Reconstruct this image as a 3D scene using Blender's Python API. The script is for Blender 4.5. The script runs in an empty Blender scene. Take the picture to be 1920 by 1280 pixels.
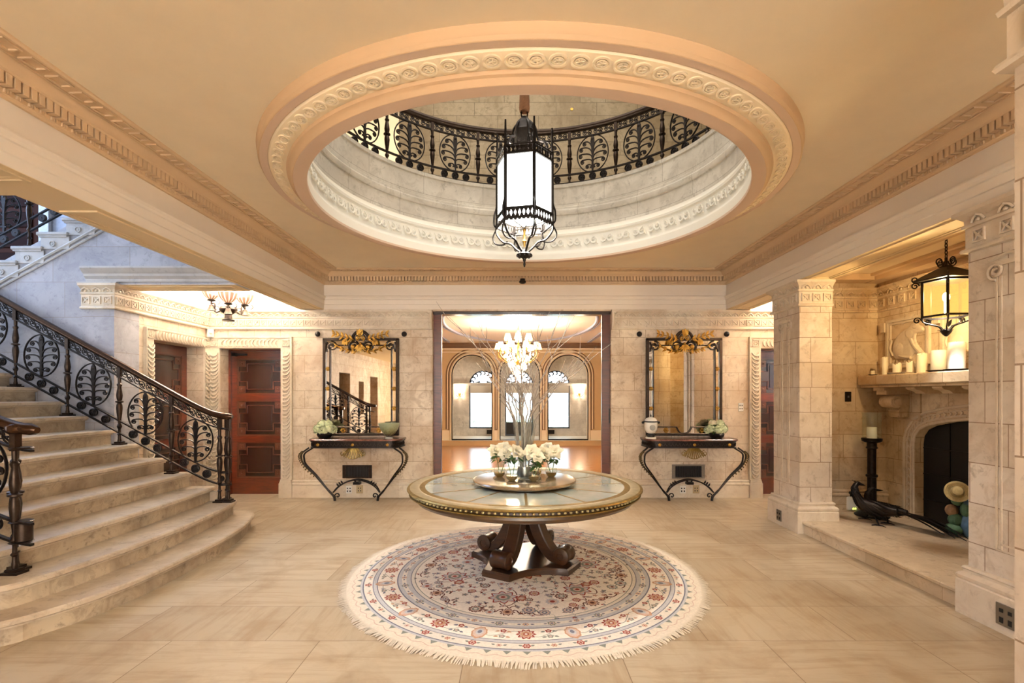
import bpy, math, random
from mathutils import Vector, Matrix
PI = math.pi
sin, cos = math.sin, math.cos
random.seed(7)
SC = bpy.context.scene
COL = SC.collection
FPX, VX, VY, EYE = 915.0, 966.0, 742.0, 1.54      # focal length, vanishing point, eye height

def at(px, py, Y):
    return Vector(((px-VX)*Y/FPX, Y, EYE-(py-VY)*Y/FPX))

# ------------------------------------------------------------------ materials
def lin(c):
    if isinstance(c, str):
        c = [int(c[i:i+2], 16)/255 for i in (0, 2, 4)]
    return tuple((v/12.92 if v <= .04045 else ((v+.055)/1.055)**2.4) for v in c) + (1.0,)

class NT:
    def __init__(s, name):
        s.m = bpy.data.materials.new(name); s.m.use_nodes = True
        s.t = s.m.node_tree; s.n = s.t.nodes; s.l = s.t.links
        s.b = s.n['Principled BSDF']; s.out = s.n['Material Output']
    def node(s, typ, **kw):
        nd = s.n.new(typ)
        for k, v in kw.items():
            if hasattr(nd, k): setattr(nd, k, v)
            else: nd.inputs[k].default_value = v
        return nd
    def link(s, a, b): s.l.new(a, b)
    def math(s, op, a, b=None):
        nd = s.n.new('ShaderNodeMath'); nd.operation = op
        for i, v in enumerate((a, b)):
            if v is None: continue
            if isinstance(v, (int, float)): nd.inputs[i].default_value = v
            else: s.link(v, nd.inputs[i])
        return nd.outputs[0]
    def mix(s, fac, a, b, blend='MIX'):
        nd = s.n.new('ShaderNodeMix'); nd.data_type = 'RGBA'; nd.blend_type = blend
        for i, v in ((0, fac), (6, a), (7, b)):
            if isinstance(v, (int, float)): nd.inputs[i].default_value = v
            elif isinstance(v, tuple): nd.inputs[i].default_value = v
            else: s.link(v, nd.inputs[i])
        return nd.outputs[2]
    def noise(s, vec, scale, detail=4, rough=.55, dist=0):
        nd = s.node('ShaderNodeTexNoise'); nd.inputs['Scale'].default_value = scale
        nd.inputs['Detail'].default_value = detail; nd.inputs['Roughness'].default_value = rough
        nd.inputs['Distortion'].default_value = dist
        if vec is not None: s.link(vec, nd.inputs['Vector'])
        return nd.outputs['Fac']
    def ramp(s, fac, stops):
        nd = s.n.new('ShaderNodeValToRGB'); e = nd.color_ramp.elements
        while len(e) < len(stops): e.new(.5)
        for i, (p, c) in enumerate(stops): e[i].position = p; e[i].color = c
        s.link(fac, nd.inputs[0]); return nd.outputs[0]
    def bump(s, h, strength=.2, dist=.01):
        nd = s.n.new('ShaderNodeBump'); nd.inputs['Strength'].default_value = strength
        nd.inputs['Distance'].default_value = dist; s.link(h, nd.inputs['Height'])
        s.link(nd.outputs[0], s.b.inputs['Normal'])

def simple(name, col, rough=.5, metal=0, var=.0, vscale=20, bump=0, coat=0, emit=None, es=0, spec=None, trans=0, ior=1.45):
    m = NT(name); c = lin(col); b = m.b
    b.inputs['Roughness'].default_value = rough; b.inputs['Metallic'].default_value = metal
    b.inputs['Coat Weight'].default_value = coat; b.inputs['IOR'].default_value = ior
    b.inputs['Transmission Weight'].default_value = trans
    if spec is not None: b.inputs['Specular IOR Level'].default_value = spec
    tc = m.node('ShaderNodeTexCoord')
    if var:
        n = m.noise(tc.outputs['Object'], vscale, 5, .6)
        lo = tuple(x*(1-var) for x in c[:3])+(1,); hi = tuple(min(1, x*(1+var)) for x in c[:3])+(1,)
        m.link(m.ramp(n, [(.3, lo), (.7, hi)]), b.inputs['Base Color'])
        if bump: m.bump(n, bump, .01)
    else: b.inputs['Base Color'].default_value = c
    if emit:
        b.inputs['Emission Color'].default_value = lin(emit); b.inputs['Emission Strength'].default_value = es
    return m.m

def stone(name, base, dark, light, bw=.64, rh=.27, joint=.0035, jcol='9A8060', cyl=None, vein=1.0, off=(0, 0), blocks=True):
    """Coursed travertine blocks laid in world space."""
    m = NT(name)
    g = m.node('ShaderNodeNewGeometry')
    sp = m.node('ShaderNodeSeparateXYZ'); m.link(g.outputs['Position'], sp.inputs[0])
    sn = m.node('ShaderNodeSeparateXYZ'); m.link(g.outputs['True Normal'], sn.inputs[0])
    X, Y, Z = sp.outputs
    if cyl:
        cx, cy, kx, ky = cyl
        u = m.math('MULTIPLY', m.math('ARCTAN2', m.math('DIVIDE', m.math('SUBTRACT', Y, cy), ky), m.math('DIVIDE', m.math('SUBTRACT', X, cx), kx)), (kx+ky)/2)
    else:
        ax = m.math('GREATER_THAN', m.math('ABSOLUTE', sn.outputs[0]), .6)
        u = m.math('ADD', m.math('MULTIPLY', Y, ax), m.math('MULTIPLY', X, m.math('SUBTRACT', 1.0, ax)))
    cv = m.node('ShaderNodeCombineXYZ')
    m.link(m.math('ADD', u, off[0]), cv.inputs[0]); m.link(m.math('ADD', Z, off[1]), cv.inputs[1])
    br = m.node('ShaderNodeTexBrick'); m.link(cv.outputs[0], br.inputs['Vector'])
    br.inputs['Scale'].default_value = 1; br.inputs['Brick Width'].default_value = bw; br.inputs['Row Height'].default_value = rh
    br.inputs['Mortar Size'].default_value = joint if blocks else 0; br.inputs['Mortar Smooth'].default_value = .2
    br.inputs['Bias'].default_value = 0
    br.inputs['Color1'].default_value = (.0, .0, .0, 1); br.inputs['Color2'].default_value = (1, 1, 1, 1)
    br.inputs['Mortar'].default_value = (.5, .5, .5, 1)
    br.offset = .43; br.squash = .62; br.squash_frequency = 3
    p = g.outputs['Position']
    n1 = m.noise(p, 2.2, 6, .62, .6); n2 = m.noise(p, 11, 6, .7, .3)
    mid = tuple(.55*a+.45*c for a, c in zip(lin(base), lin(dark)))
    n0 = m.noise(p, .9, 3, .5)
    col = m.mix(m.math('MULTIPLY', m.math('ADD', br.outputs['Color'], m.ramp(n0, [(.35, (-0, -0, -0, 1)), (.65, (1, 1, 1, 1))])), .5), mid, lin(light))
    n3 = m.noise(p, 5.5, 7, .72, 1.6)
    f1 = m.ramp(n1, [(.42, (0, 0, 0, 1)), (.72, (1, 1, 1, 1))])
    col = m.mix(m.math('MULTIPLY', f1, .75*vein), col, lin(dark))
    f3 = m.ramp(n3, [(.50, (0, 0, 0, 1)), (.62, (1, 1, 1, 1))])
    col = m.mix(m.math('MULTIPLY', f3, .42*vein), col, lin(dark))
    f2 = m.ramp(n2, [(.57, (0, 0, 0, 1)), (.66, (1, 1, 1, 1))])
    col = m.mix(m.math('MULTIPLY', f2, .5*vein), col, tuple(.7*v for v in lin(dark)[:3])+(1,))
    if blocks: col = m.mix(m.math('MULTIPLY', br.outputs['Fac'], .85), col, lin(jcol))
    m.link(col, m.b.inputs['Base Color']); m.b.inputs['Roughness'].default_value = .55
    h = m.math('SUBTRACT', m.math('MULTIPLY', n2, .25), br.outputs['Fac'])
    m.bump(h, .25, .006)
    return m.m

def floor_mat():
    m = NT('travertine_floor')
    g = m.node('ShaderNodeNewGeometry')
    br = m.node('ShaderNodeTexBrick')
    mp = m.node('ShaderNodeMapping'); m.link(g.outputs['Position'], mp.inputs[0]); mp.inputs['Location'].default_value = (.3, -.04, 0)
    m.link(mp.outputs[0], br.inputs['Vector'])
    for k, v in (('Scale', 1), ('Brick Width', .93), ('Row Height', .505), ('Mortar Size', .0032), ('Mortar Smooth', .3), ('Bias', 0)):
        br.inputs[k].default_value = v
    br.inputs['Color1'].default_value = (0, 0, 0, 1); br.inputs['Color2'].default_value = (1, 1, 1, 1); br.inputs['Mortar'].default_value = (.5, .5, .5, 1)
    br.offset = .37; br.squash = 1.0
    def streak(sx, sy):
        q = m.node('ShaderNodeMapping'); m.link(g.outputs['Position'], q.inputs[0]); q.inputs['Scale'].default_value = (sx, sy, 1)
        return m.noise(q.outputs[0], 1, 6, .65, .4)
    sel = m.math('GREATER_THAN', br.outputs['Color'], .5)
    a, b = streak(1.3, 15), streak(15, 1.3)
    st = m.math('ADD', m.math('MULTIPLY', a, sel), m.math('MULTIPLY', b, m.math('SUBTRACT', 1.0, sel)))
    cl = m.noise(g.outputs['Position'], 2.6, 5, .6, .5)
    col = m.mix(br.outputs['Color'], lin('AC9A80'), lin('C2B299'))
    col = m.mix(m.ramp(st, [(.48, (0, 0, 0, 1)), (.76, (.72, .72, .72, 1))]), col, lin('9A7E5E'))
    col = m.mix(m.math('MULTIPLY', m.ramp(cl, [(.46, (0, 0, 0, 1)), (.66, (1, 1, 1, 1))]), .6), col, lin('997F60'))
    col = m.mix(m.math('MULTIPLY', br.outputs['Fac'], .8), col, lin('7A6248'))
    m.link(col, m.b.inputs['Base Color'])
    m.link(m.math('ADD', m.math('MULTIPLY', st, .18), .3), m.b.inputs['Roughness'])
    m.b.inputs['Specular IOR Level'].default_value = .35
    m.bump(m.math('SUBTRACT', m.math('MULTIPLY', st, .2), br.outputs['Fac']), .12, .004)
    return m.m

def wood(name, c1, c2, scale=(3, 3, 30), rough=.35, coat=.3):
    m = NT(name); tc = m.node('ShaderNodeTexCoord')
    mp = m.node('ShaderNodeMapping'); m.link(tc.outputs['Object'], mp.inputs[0]); mp.inputs['Scale'].default_value = scale
    n = m.noise(mp.outputs[0], 1.5, 6, .6, 1.2)
    m.link(m.ramp(n, [(.3, lin(c1)), (.7, lin(c2))]), m.b.inputs['Base Color'])
    m.b.inputs['Roughness'].default_value = rough; m.b.inputs['Coat Weight'].default_value = coat; m.b.inputs['Coat Roughness'].default_value = .22
    return m.m

def glass_mat(name, tint='FFFFFF', rough=0.0, alpha=.12, glossy=.25):
    """Thin pane: mostly see-through with a Fresnel sheen."""
    m = NT(name)
    tr = m.node('ShaderNodeBsdfTransparent'); tr.inputs[0].default_value = lin(tint)
    gl = m.node('ShaderNodeBsdfGlossy'); gl.inputs['Roughness'].default_value = rough
    df = m.node('ShaderNodeBsdfDiffuse'); df.inputs[0].default_value = lin(tint)
    lw = m.node('ShaderNodeLayerWeight'); lw.inputs['Blend'].default_value = .5
    fac = m.math('ADD', m.math('MULTIPLY', m.math('POWER', lw.outputs['Facing'], 4.0), glossy*3.6), .045)
    m1 = m.n.new('ShaderNodeMixShader'); m1.inputs[0].default_value = alpha
    m.link(tr.outputs[0], m1.inputs[1]); m.link(df.outputs[0], m1.inputs[2])
    m2 = m.n.new('ShaderNodeMixShader'); m.link(fac, m2.inputs[0])
    m.link(m1.outputs[0], m2.inputs[1]); m.link(gl.outputs[0], m2.inputs[2])
    m.link(m2.outputs[0], m.out.inputs['Surface'])
    return m.m

M = {}
M['wall'] = stone('travertine_wall', 'D8C4A8', 'AE9276', 'E8DAC6', vein=1.15)
M['wall_daytint'] = stone('daylight_tinted_stair_stone', 'ADACB2', '8B8A94', 'BEBEC6', bw=.9, rh=.41, joint=.003, jcol='8C8278')  # same stone as the hall; stairwell's dim blue daylight put into its colour
M['upper'] = stone('upper_wall_stone', 'C4AE8C', '9A8462', 'D0BE9E', bw=.62, rh=.20, joint=.004, jcol='7F7159')
M['pillar'] = stone('pillar_stone', 'DBCAB4', 'B8A289', 'EADFD2', bw=.37, rh=.281, joint=.0035, off=(.0, .05), jcol='86684A')
M['ingle'] = stone('inglenook_stone', 'DCC6A6', 'B08F68', 'E8D8BE', bw=.47, rh=.281, joint=.0035, off=(.1, .05), jcol='9A7A54')
M['carved'] = stone('carved_stone', 'DECDB6', 'B89F84', 'EADFCC', blocks=False, vein=.6)
M['ctrim'] = stone('daylight_greyed_carved_stone', 'BEBAB8', '9A9694', 'CECBC8', blocks=False, vein=.7)  # greyed to match the daylight-tinted stair wall
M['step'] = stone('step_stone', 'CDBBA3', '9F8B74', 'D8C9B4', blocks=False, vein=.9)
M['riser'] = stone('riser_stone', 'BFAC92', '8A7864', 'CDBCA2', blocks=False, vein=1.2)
M['hearth'] = stone('hearth_stone', 'D2BC9C', 'A98D6C', 'DDCBB0', bw=1.3, rh=5, joint=.002, vein=.8)
M['floor'] = floor_mat()
M['ceil'] = simple('tan_ceiling_paint', 'ECDABC', .7, var=.03, vscale=3)
M['corn'] = simple('tan_cornice_paint', 'D4B692', .65, var=.04, vscale=4)
M['ring'] = simple('pink_tan_ring_paint', 'D6BAA2', .65)
M['ringfr'] = simple('cream_frieze_plaster', 'EAD6B4', .7)
M['beam'] = simple('pale_beam_paint', 'E6DACB', .6, var=.02, vscale=3)
M['soffit'] = simple('ochre_soffit_paint', 'E4CCA4', .65)
M['white'] = simple('white_ceiling_paint', 'F4EEE2', .7)
M['plaster'] = simple('white_plaster_frieze', 'EDE8DC', .6)
M['iron'] = simple('black_wrought_iron', '2B2522', .42, .75, var=.35, vscale=30)
M['bronze'] = simple('bronzed_iron', '3A2E26', .38, .8, var=.3, vscale=25)
M['handrail'] = simple('polished_bronze_handrail', '4A3323', .22, .7)
M['mahogm'] = wood('mahogany_moulding', '43200F', '562C1A', (4, 4, 4), .3, .4)
M['mahog'] = wood('mahogany', '401609', '66260F', (2, 2, 14), .28, .5)
M['mahogd'] = wood('dark_mahogany_panel', '200D08', '32140A', (2, 2, 12), .25, .5)
M['walnut'] = wood('dark_walnut', '241409', '43270F', (4, 4, 18), .38, .25)
M['matwood'] = simple('dark_matt_wood', '3A1C10', .75, spec=.1, var=.2, vscale=8)
M['matpanel'] = simple('dark_matt_panel', '26110A', .8, spec=.1)
M['gold'] = simple('gilt', 'AD8238', .42, .8, var=.3, vscale=40)
M['goldd'] = simple('antique_gilt', '8C7440', .42, .8, var=.35, vscale=30)
M['brass'] = simple('brass', 'B08A45', .3, 1)
M['mirror'] = simple('mirror_glass', 'F2EDE2', .015, 1)
M['marble'] = simple('rouge_marble', '6B473C', .18, 0, var=.45, vscale=14)
M['black'] = simple('matt_black', '0A0908', .5)
M['dark'] = simple('dark_vent_metal', '2A2420', .5, .6)
M['plate'] = simple('white_plastic', 'E8E4DC', .35)
M['plateb'] = simple('beige_plastic', 'B9A27C', .4)
M['steel'] = simple('brushed_steel', '8D877E', .35, .9)
M['candle'] = simple('ivory_wax', 'F0E4CC', .45)
M['candlew'] = simple('white_wax', 'F5F0E6', .4)
M['glass'] = glass_mat('clear_glass', 'F4FAF8', .02, .04, .22)
M['glassgold'] = simple('gilded_glass', 'C79A3C', .15, .8)
M['green'] = simple('leaf_green', '4B6A33', .5, var=.4, vscale=12)
M['petal'] = simple('ivory_petal', 'DDD3B6', .6, var=.08, vscale=14)
M['hydr'] = simple('pale_green_petal', 'DDE3B8', .55, var=.15, vscale=18)
M['bark'] = simple('grey_bark', 'A29486', .7, var=.35, vscale=16)
# ------------------------------------------------------------------ mesh builder
class MB:
    def __init__(s): s.v = []; s.f = []; s.mi = []; s.cur = 0; s.T = None
    def add(s, vs, fs):
        o = len(s.v)
        for v in vs:
            s.v.append(tuple(s.T(v)) if s.T else tuple(v))
        for f in fs: s.f.append(tuple(i+o for i in f)); s.mi.append(s.cur)
        return s
    def box(s, x0, x1, y0, y1, z0, z1):
        vs = [(x, y, z) for z in (z0, z1) for y in (y0, y1) for x in (x0, x1)]
        return s.add(vs, [(0, 2, 3, 1), (4, 5, 7, 6), (0, 1, 5, 4), (2, 6, 7, 3), (0, 4, 6, 2), (1, 3, 7, 5)])
    def bbox(s, x0, x1, y0, y1, z0, z1, b=.005):
        """box with chamfered edges"""
        vs = []; I = {}
        X = (x0, x1); Y = (y0, y1); Z = (z0, z1); sg = (1, -1)
        for i in (0, 1):
            for j in (0, 1):
                for k in (0, 1):
                    for a in range(3):
                        p = [X[i], Y[j], Z[k]]
                        for c, q in ((0, i), (1, j), (2, k)):
                            if c != a: p[c] += b*sg[q]
                        I[i, j, k, a] = len(vs); vs.append(p)
        fs = []
        for a in range(3):
            o = [c for c in range(3) if c != a]
            for e in (0, 1):
                ids = []
                for (u, w) in ((0, 0), (1, 0), (1, 1), (0, 1)):
                    t = [0, 0, 0]; t[a] = e; t[o[0]] = u; t[o[1]] = w
                    ids.append(I[tuple(t)+(a,)])
                fl = (e == 1) ^ (a == 1)
                fs.append(ids if fl else ids[::-1])
        for a in range(3):
            o = [c for c in range(3) if c != a]
            for (u, w) in ((0, 0), (1, 0), (1, 1), (0, 1)):
                t0 = [0, 0, 0]; t1 = [0, 0, 0]; t0[o[0]] = t1[o[0]] = u; t0[o[1]] = t1[o[1]] = w; t1[a] = 1
                q = [I[tuple(t0)+(o[0],)], I[tuple(t0)+(o[1],)], I[tuple(t1)+(o[1],)], I[tuple(t1)+(o[0],)]]
                fs.append(q)
        for i in (0, 1):
            for j in (0, 1):
                for k in (0, 1): fs.append([I[i, j, k, a] for a in range(3)])
        return s.add(vs, fs)
    def rings(s, rings, closed=True, cap0=True, cap1=True, loop=False):
        n = len(rings[0]); vs = [p for r in rings for p in r]; fs = []
        R = len(rings)
        for i in range(R if loop else R-1):
            for j in range(n if closed else n-1):
                a, b = i*n+j, i*n+(j+1) % n; i2 = (i+1) % R
                fs.append((a, b, i2*n+(j+1) % n, i2*n+j))
        if closed and not loop:
            if cap0: fs.append(tuple(range(n))[::-1])
            if cap1: fs.append(tuple((R-1)*n+j for j in range(n)))
        return s.add(vs, fs)
    def lathe(s, prof, n=16, c=(0, 0, 0), kx=1, ky=1, a0=0, open_top=False, loop=False):
        rs = []
        for r, z in prof:
            rs.append([(c[0]+kx*r*cos(a0+2*PI*j/n), c[1]+ky*r*sin(a0+2*PI*j/n), c[2]+z) for j in range(n)])
        return s.rings(rs, cap1=not open_top, loop=loop)
    def tube(s, path, r, n=6, closed=False, flat=None, caps=True):
        """tube along a path; flat=(a,b,normal): elliptical section b wide along normal"""
        P = [Vector(p) for p in path]; m = len(P)
        if m < 2: return s
        rad = r if isinstance(r, (list, tuple)) else [r]*m
        T = []
        for i in range(m):
            if closed: t = P[(i+1) % m]-P[i-1]
            else: t = P[min(i+1, m-1)]-P[max(i-1, 0)]
            if t.length < 1e-9: t = Vector((0, 0, 1))
            T.append(t.normalized())
        ref = Vector(flat[2]) if flat else (Vector((0, 0, 1)) if abs(T[0].z) < .9 else Vector((1, 0, 0)))
        u = None; rs = []
        for i in range(m):
            if flat or u is None:
                u = ref - T[i]*ref.dot(T[i])
                if u.length < 1e-6: u = Vector((1, 0, 0))-T[i]*T[i].x
            else: u = u - T[i]*u.dot(T[i])
            u.normalize(); w = T[i].cross(u)
            a, b = (rad[i]*flat[1], rad[i]*flat[0]) if flat else (rad[i], rad[i])
            rs.append([P[i]+u*a*cos(2*PI*j/n+PI/n)+w*b*sin(2*PI*j/n+PI/n) for j in range(n)])
        return s.rings(rs, True, caps, caps, loop=closed)
    def sweep(s, path, prof, closed=False, capends=True):
        """profile (offset to the left of travel, z) mitred along a path in plan"""
        P = [Vector((p[0], p[1], p[2] if len(p) > 2 else 0)) for p in path]; m = len(P); rs = []
        for i in range(m):
            def d(a, b):
                t = P[b]-P[a]; t.z = 0; t.normalize(); return t
            if closed: t0, t1 = d(i-1, i), d(i, (i+1) % m)
            else:
                t0 = d(max(i-1, 0), max(i-1, 0)+1); t1 = d(min(i, m-2), min(i, m-2)+1)
            n0 = Vector((-t0.y, t0.x, 0)); n1 = Vector((-t1.y, t1.x, 0))
            k = (n0+n1); k = k/max(.2, (1+n0.dot(n1)))
            rs.append([P[i]+k*o+Vector((0, 0, z)) for o, z in prof])
        return s.rings(rs, True, capends, capends, loop=closed)
    def prism(s, poly, w0, w1, F=lambda u, v, w: (u, v, w)):
        n = len(poly)
        vs = [F(u, v, w0) for u, v in poly]+[F(u, v, w1) for u, v in poly]
        fs = [tuple(range(n))[::-1], tuple(range(n, 2*n))]+[(i, (i+1) % n, n+(i+1) % n, n+i) for i in range(n)]
        return s.add(vs, fs)
    def sphere(s, c, r, n=10, m=6):
        rx, ry, rz = r if isinstance(r, (tuple, list)) else (r, r, r)
        rs = []
        for i in range(m+1):
            th = -PI/2+PI*i/m; q = max(cos(th), .02)
            rs.append([(c[0]+rx*q*cos(2*PI*j/n), c[1]+ry*q*sin(2*PI*j/n), c[2]+rz*sin(th)) for j in range(n)])
        return s.rings(rs)
    def leaf(s, p, d, up, L, W, curl=.15, n=5):
        """thin curved leaf from p along d"""
        p = Vector(p); d = Vector(d).normalized(); up = Vector(up); sd = d.cross(up)
        if sd.length < 1e-5: sd = d.cross(Vector((1, 0, .1)))
        sd.normalize(); up = sd.cross(d).normalized(); vs = []
        for i in range(n+1):
            t = i/n; w = W*.5*max(.04, sin(PI*min(1, t**.8)))*(1 if t < 1 else .05)
            c = p+d*L*t+up*L*curl*sin(PI*t*.9)*(1-.9*t)
            vs += [c+sd*w+up*w*.25, c-up*.0015, c-sd*w+up*w*.25]
        fs = []
        for i in range(n):
            a = 3*i; fs += [(a, a+1, a+4, a+3), (a+1, a+2, a+5, a+4)]
        return s.add(vs, fs)
    def mesh(s, name, mats, ang=40, smooth=True):
        me = bpy.data.meshes.new(name); me.from_pydata(s.v, [], s.f); 
        for m_ in (mats if isinstance(mats, (list, tuple)) else [mats]): me.materials.append(m_)
        if any(s.mi): me.polygons.foreach_set('material_index', s.mi)
        if smooth:
            me.polygons.foreach_set('use_smooth', [True]*len(me.polygons))
            try: me.set_sharp_from_angle(angle=math.radians(ang))
            except Exception: pass
        me.update(); return me
    def build(s, name, mats, parent=None, loc=None, ang=40, smooth=True, label=None):
        return place(s.mesh(name, mats, ang, smooth), name, parent, loc, label=label)

def place(me, name, parent=None, loc=None, rotz=0, label=None, scale=None):
    o = bpy.data.objects.new(name, me); COL.objects.link(o)
    if parent: o.parent = parent
    if loc is not None: o.location = loc
    if rotz: o.rotation_euler = (0, 0, rotz)
    if scale: o.scale = scale
    if label: o['label'] = label
    return o
def tag(o, label, cat, group=None, kind=None):
    o['label'] = label; o['category'] = cat
    if group: o['group'] = group
    if kind: o['kind'] = kind
    return o
def thing(name, label, cat, loc=(0, 0, 0), rotz=0, group=None):
    o = bpy.data.objects.new(name, None); COL.objects.link(o); o.location = loc; o.rotation_euler = (0, 0, rotz)
    o.empty_display_size = .1
    return tag(o, label, cat, group)
def struct(o, label=None, cat=None):
    o['kind'] = 'structure'
    if label: o['label'] = label
    if cat: o['category'] = cat
    return o
def dup(root, loc, label, rotz=None, group=None):
    def cp(o, par):
        c = o.copy(); COL.objects.link(c); c.parent = par
        for ch in o.children: cp(ch, c)
        return c
    r = root.copy(); COL.objects.link(r); r.location = loc; r['label'] = label
    if rotz is not None: r.rotation_euler = (0, 0, rotz)
    if group: r['group'] = group
    for ch in root.children: cp(ch, r)
    return r

def cr(pts, n=6, closed=False):
    """Catmull-Rom through points"""
    P = [Vector(p) for p in pts]; m = len(P); out = []
    for i in range(m if closed else m-1):
        p0 = P[i-1] if (i > 0 or closed) else P[0]*2-P[1]
        p1 = P[i]; p2 = P[(i+1) % m]; p3 = P[(i+2) % m] if (i+2 < m or closed) else P[-1]*2-P[-2]
        for k in range(n):
            t = k/n
            out.append(.5*((2*p1)+(p2-p0)*t+(2*p0-5*p1+4*p2-p3)*t*t+(3*p1-p0-3*p2+p3)*t**3))
    if not closed: out.append(P[-1])
    return out
def spiral(cx, cy, r0, r1, a0, turns, n=14):
    return [(cx+(r0+(r1-r0)*i/n)*cos(a0+turns*2*PI*i/n), cy+(r0+(r1-r0)*i/n)*sin(a0+turns*2*PI*i/n)) for i in range(n+1)]
def ell(cx, cy, rx, ry, n, a0=0, a1=2*PI, endpt=False):
    return [(cx+rx*cos(a0+(a1-a0)*i/n), cy+ry*sin(a0+(a1-a0)*i/n)) for i in range(n+(1 if endpt else 0))]
def wallmap(A, B):
    """s along A->B, d out of the wall (to the left of travel), z up"""
    A = Vector((A[0], A[1], 0)); B = Vector((B[0], B[1], 0)); t = (B-A).normalized(); n = Vector((-t.y, t.x, 0))
    return (lambda v: A+t*v[0]+n*v[1]+Vector((0, 0, v[2]))), (B-A).length
# ------------------------------------------------------------------ the shell
BX0, BX1, YB = -2.905, 3.205, 7.42          # beam faces, back wall
ZB, ZC, ZU = 2.854, 3.41, 4.17              # beam soffit, hall ceiling, upper floor
R1C, R1, R0 = (.11, 4.44), (2.22, 2.0), (1.87, 1.70)   # oval: centre, outer and inner half-axes

def wall(name, axis, u0, u1, z0, z1, d0, d1, holes, mat, parent=None):
    """slab with rectangular holes; axis 'x': runs along x with depth d in y"""
    b = MB(); us = sorted({u0, u1, *[h[0] for h in holes], *[h[1] for h in holes]})
    for a, c in zip(us, us[1:]):
        m_ = (a+c)/2; hs = sorted((h[2], h[3]) for h in holes if h[0] < m_ < h[1]); z = z0
        for (p, q) in hs+[(z1, z1)]:
            if p > z+1e-6:
                if axis == 'x': b.box(a, c, d0, d1, z, p)
                else: b.box(d0, d1, a, c, z, p)
            z = max(z, q)
    return struct(b.build(name, mat, parent, smooth=False))

b = MB(); b.box(-9, 6, -5.4, 7.78, -.12, 0); struct(b.build('floor', M['floor'], smooth=False))
DL = (-4.477, -3.552, 0, 2.262); DR = (3.72, 4.645, 0, 2.262); DW = (-1.257, 1.46, 0, 2.83)
wall('wall_back', 'x', -5.2, 5.3, 0, ZC, YB, 7.78, [DL, DR, DW], M['wall'])
wall('wall_alcove', 'y', 6.04, YB, 0, 3.2, -5.0, -4.655, [(6.25, 7.28, 0, 2.264)], M['wall'])
wall('wall_alcove_right', 'y', 6.06, YB, 0, 3.2, 4.95, 5.3, [], M['wall'])
# wall under the upper flight, over the alcove lintel
RUN, RISE = .30, .164
poly = [(-9, 0), (-4.655, 0), (-4.655, 2.84), (BX0-.3, 2.84), (BX0-.3, 4.17), (-4.07, 4.17), (-7.93, 2.04), (-9, 2.04)]
b = MB(); b.prism(poly, 5.70, 6.04, lambda u, v, w: (u, w, v)); struct(b.build('wall_stair', M['wall_daytint'], smooth=False))
b = MB(); b.box(-5.03, -4.655, 5.665, 5.70, 0, 2.84); struct(b.build('pilaster_stair', M['wall_daytint'], smooth=False))
wall('wall_stairwell_back', 'x', -9, -5.0, 0, 7, 7.0, 7.2, [], M['wall_daytint'])
wall('wall_stairwell_side', 'y', 3.0, 7.2, 0, 7, -9.2, -9, [(3.9, 6.4, 3.2, 6.2)], M['wall_daytint'])
wall('wall_stairwell_front', 'x', -9, BX0-.365, 2.86, 7, 3.0, 3.2, [], M['white'])
b = MB(); b.box(-9.2, -3.0, 3.0, 9.2, 7, 7.1); struct(b.build('ceiling_stairwell', M['white'], smooth=False))
b = MB(); b.box(-9.2, BX0-.365, -5.4, 3.2, ZB, 3.2); struct(b.build('ceiling_stair_hall', M['soffit'], smooth=False))
b = MB(); b.box(-5, BX0-.36, 6.04, YB, 3.15, 3.3); struct(b.build('ceiling_alcove', M['white'], smooth=False))
b = MB(); b.box(3.6, 5.3, 6.06, YB, 3.15, 3.3); struct(b.build('ceiling_alcove_right', M['white'], smooth=False))
b = MB(); b.box(3.57, 5.0, 2.9, 6.06, 2.98, 3.3); struct(b.build('ceiling_inglenook', M['ceil'], smooth=False))
wall('wall_left', 'y', -5.4, 2.9, 0, ZB, -5.2, -4.9, [(.3, 1.2, 0, 2.2), (-2.6, -1.7, 0, 2.2), (-1.0, -.5, .95, 2.0)], M['wall'])
b = MB(); b.box(-5.3, -5.2, -2.8, 1.4, 0, 2.4); struct(b.build('door_hall_left', M['mahog'], smooth=False))
wall('wall_right', 'y', -5.4, 2.88, 0, 3.42, 3.35, 3.6, [], M['wall'])
wall('wall_front', 'x', -5.2, 3.6, 0, 3.5, -5.4, -5.2, [(-2.8, -.9, .3, 3.15), (-.6, 1.0, 0, 3.15), (1.3, 3.1, .3, 3.15)], M['wall'])  # unseen wall; tall openings shaped so that light reaches the hall ceiling

# hall ceiling with its oval opening
def plate(name, x0, x1, y0, y1, z, rx, ry, c, mat, n=96):
    b = MB(); P = []; Q = []
    A = [2*PI*i/n for i in range(n)]
    for (X, Y) in ((x0, y0), (x1, y0), (x1, y1), (x0, y1)):
        a = math.atan2(Y-c[1], X-c[0]) % (2*PI); A[min(range(n), key=lambda i: abs(A[i]-a))] = a
    for a in A:
        P.append((c[0]+rx*cos(a)/math.hypot(cos(a), sin(a)), c[1]+ry*sin(a), z))
        dx, dy = cos(a), sin(a)
        k = min((x1-c[0])/dx if dx > 1e-9 else (x0-c[0])/dx if dx < -1e-9 else 1e9, (y1-c[1])/dy if dy > 1e-9 else (y0-c[1])/dy if dy < -1e-9 else 1e9)
        Q.append((c[0]+dx*k, c[1]+dy*k, z))
    b.add(P+Q, [(i, (i+1) % n, n+(i+1) % n, n+i) for i in range(n)])
    return struct(b.build(name, mat, smooth=False))
plate('ceiling', BX0-.02, BX1+.02, -5.3, YB+.02, ZC, 2.1, 1.9, R1C, M['ceil'])
plate('floor_upper', -3.2, 4.6, .9, 9.2, ZU, 2.0, 1.8, R1C, M['upper'])

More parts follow.
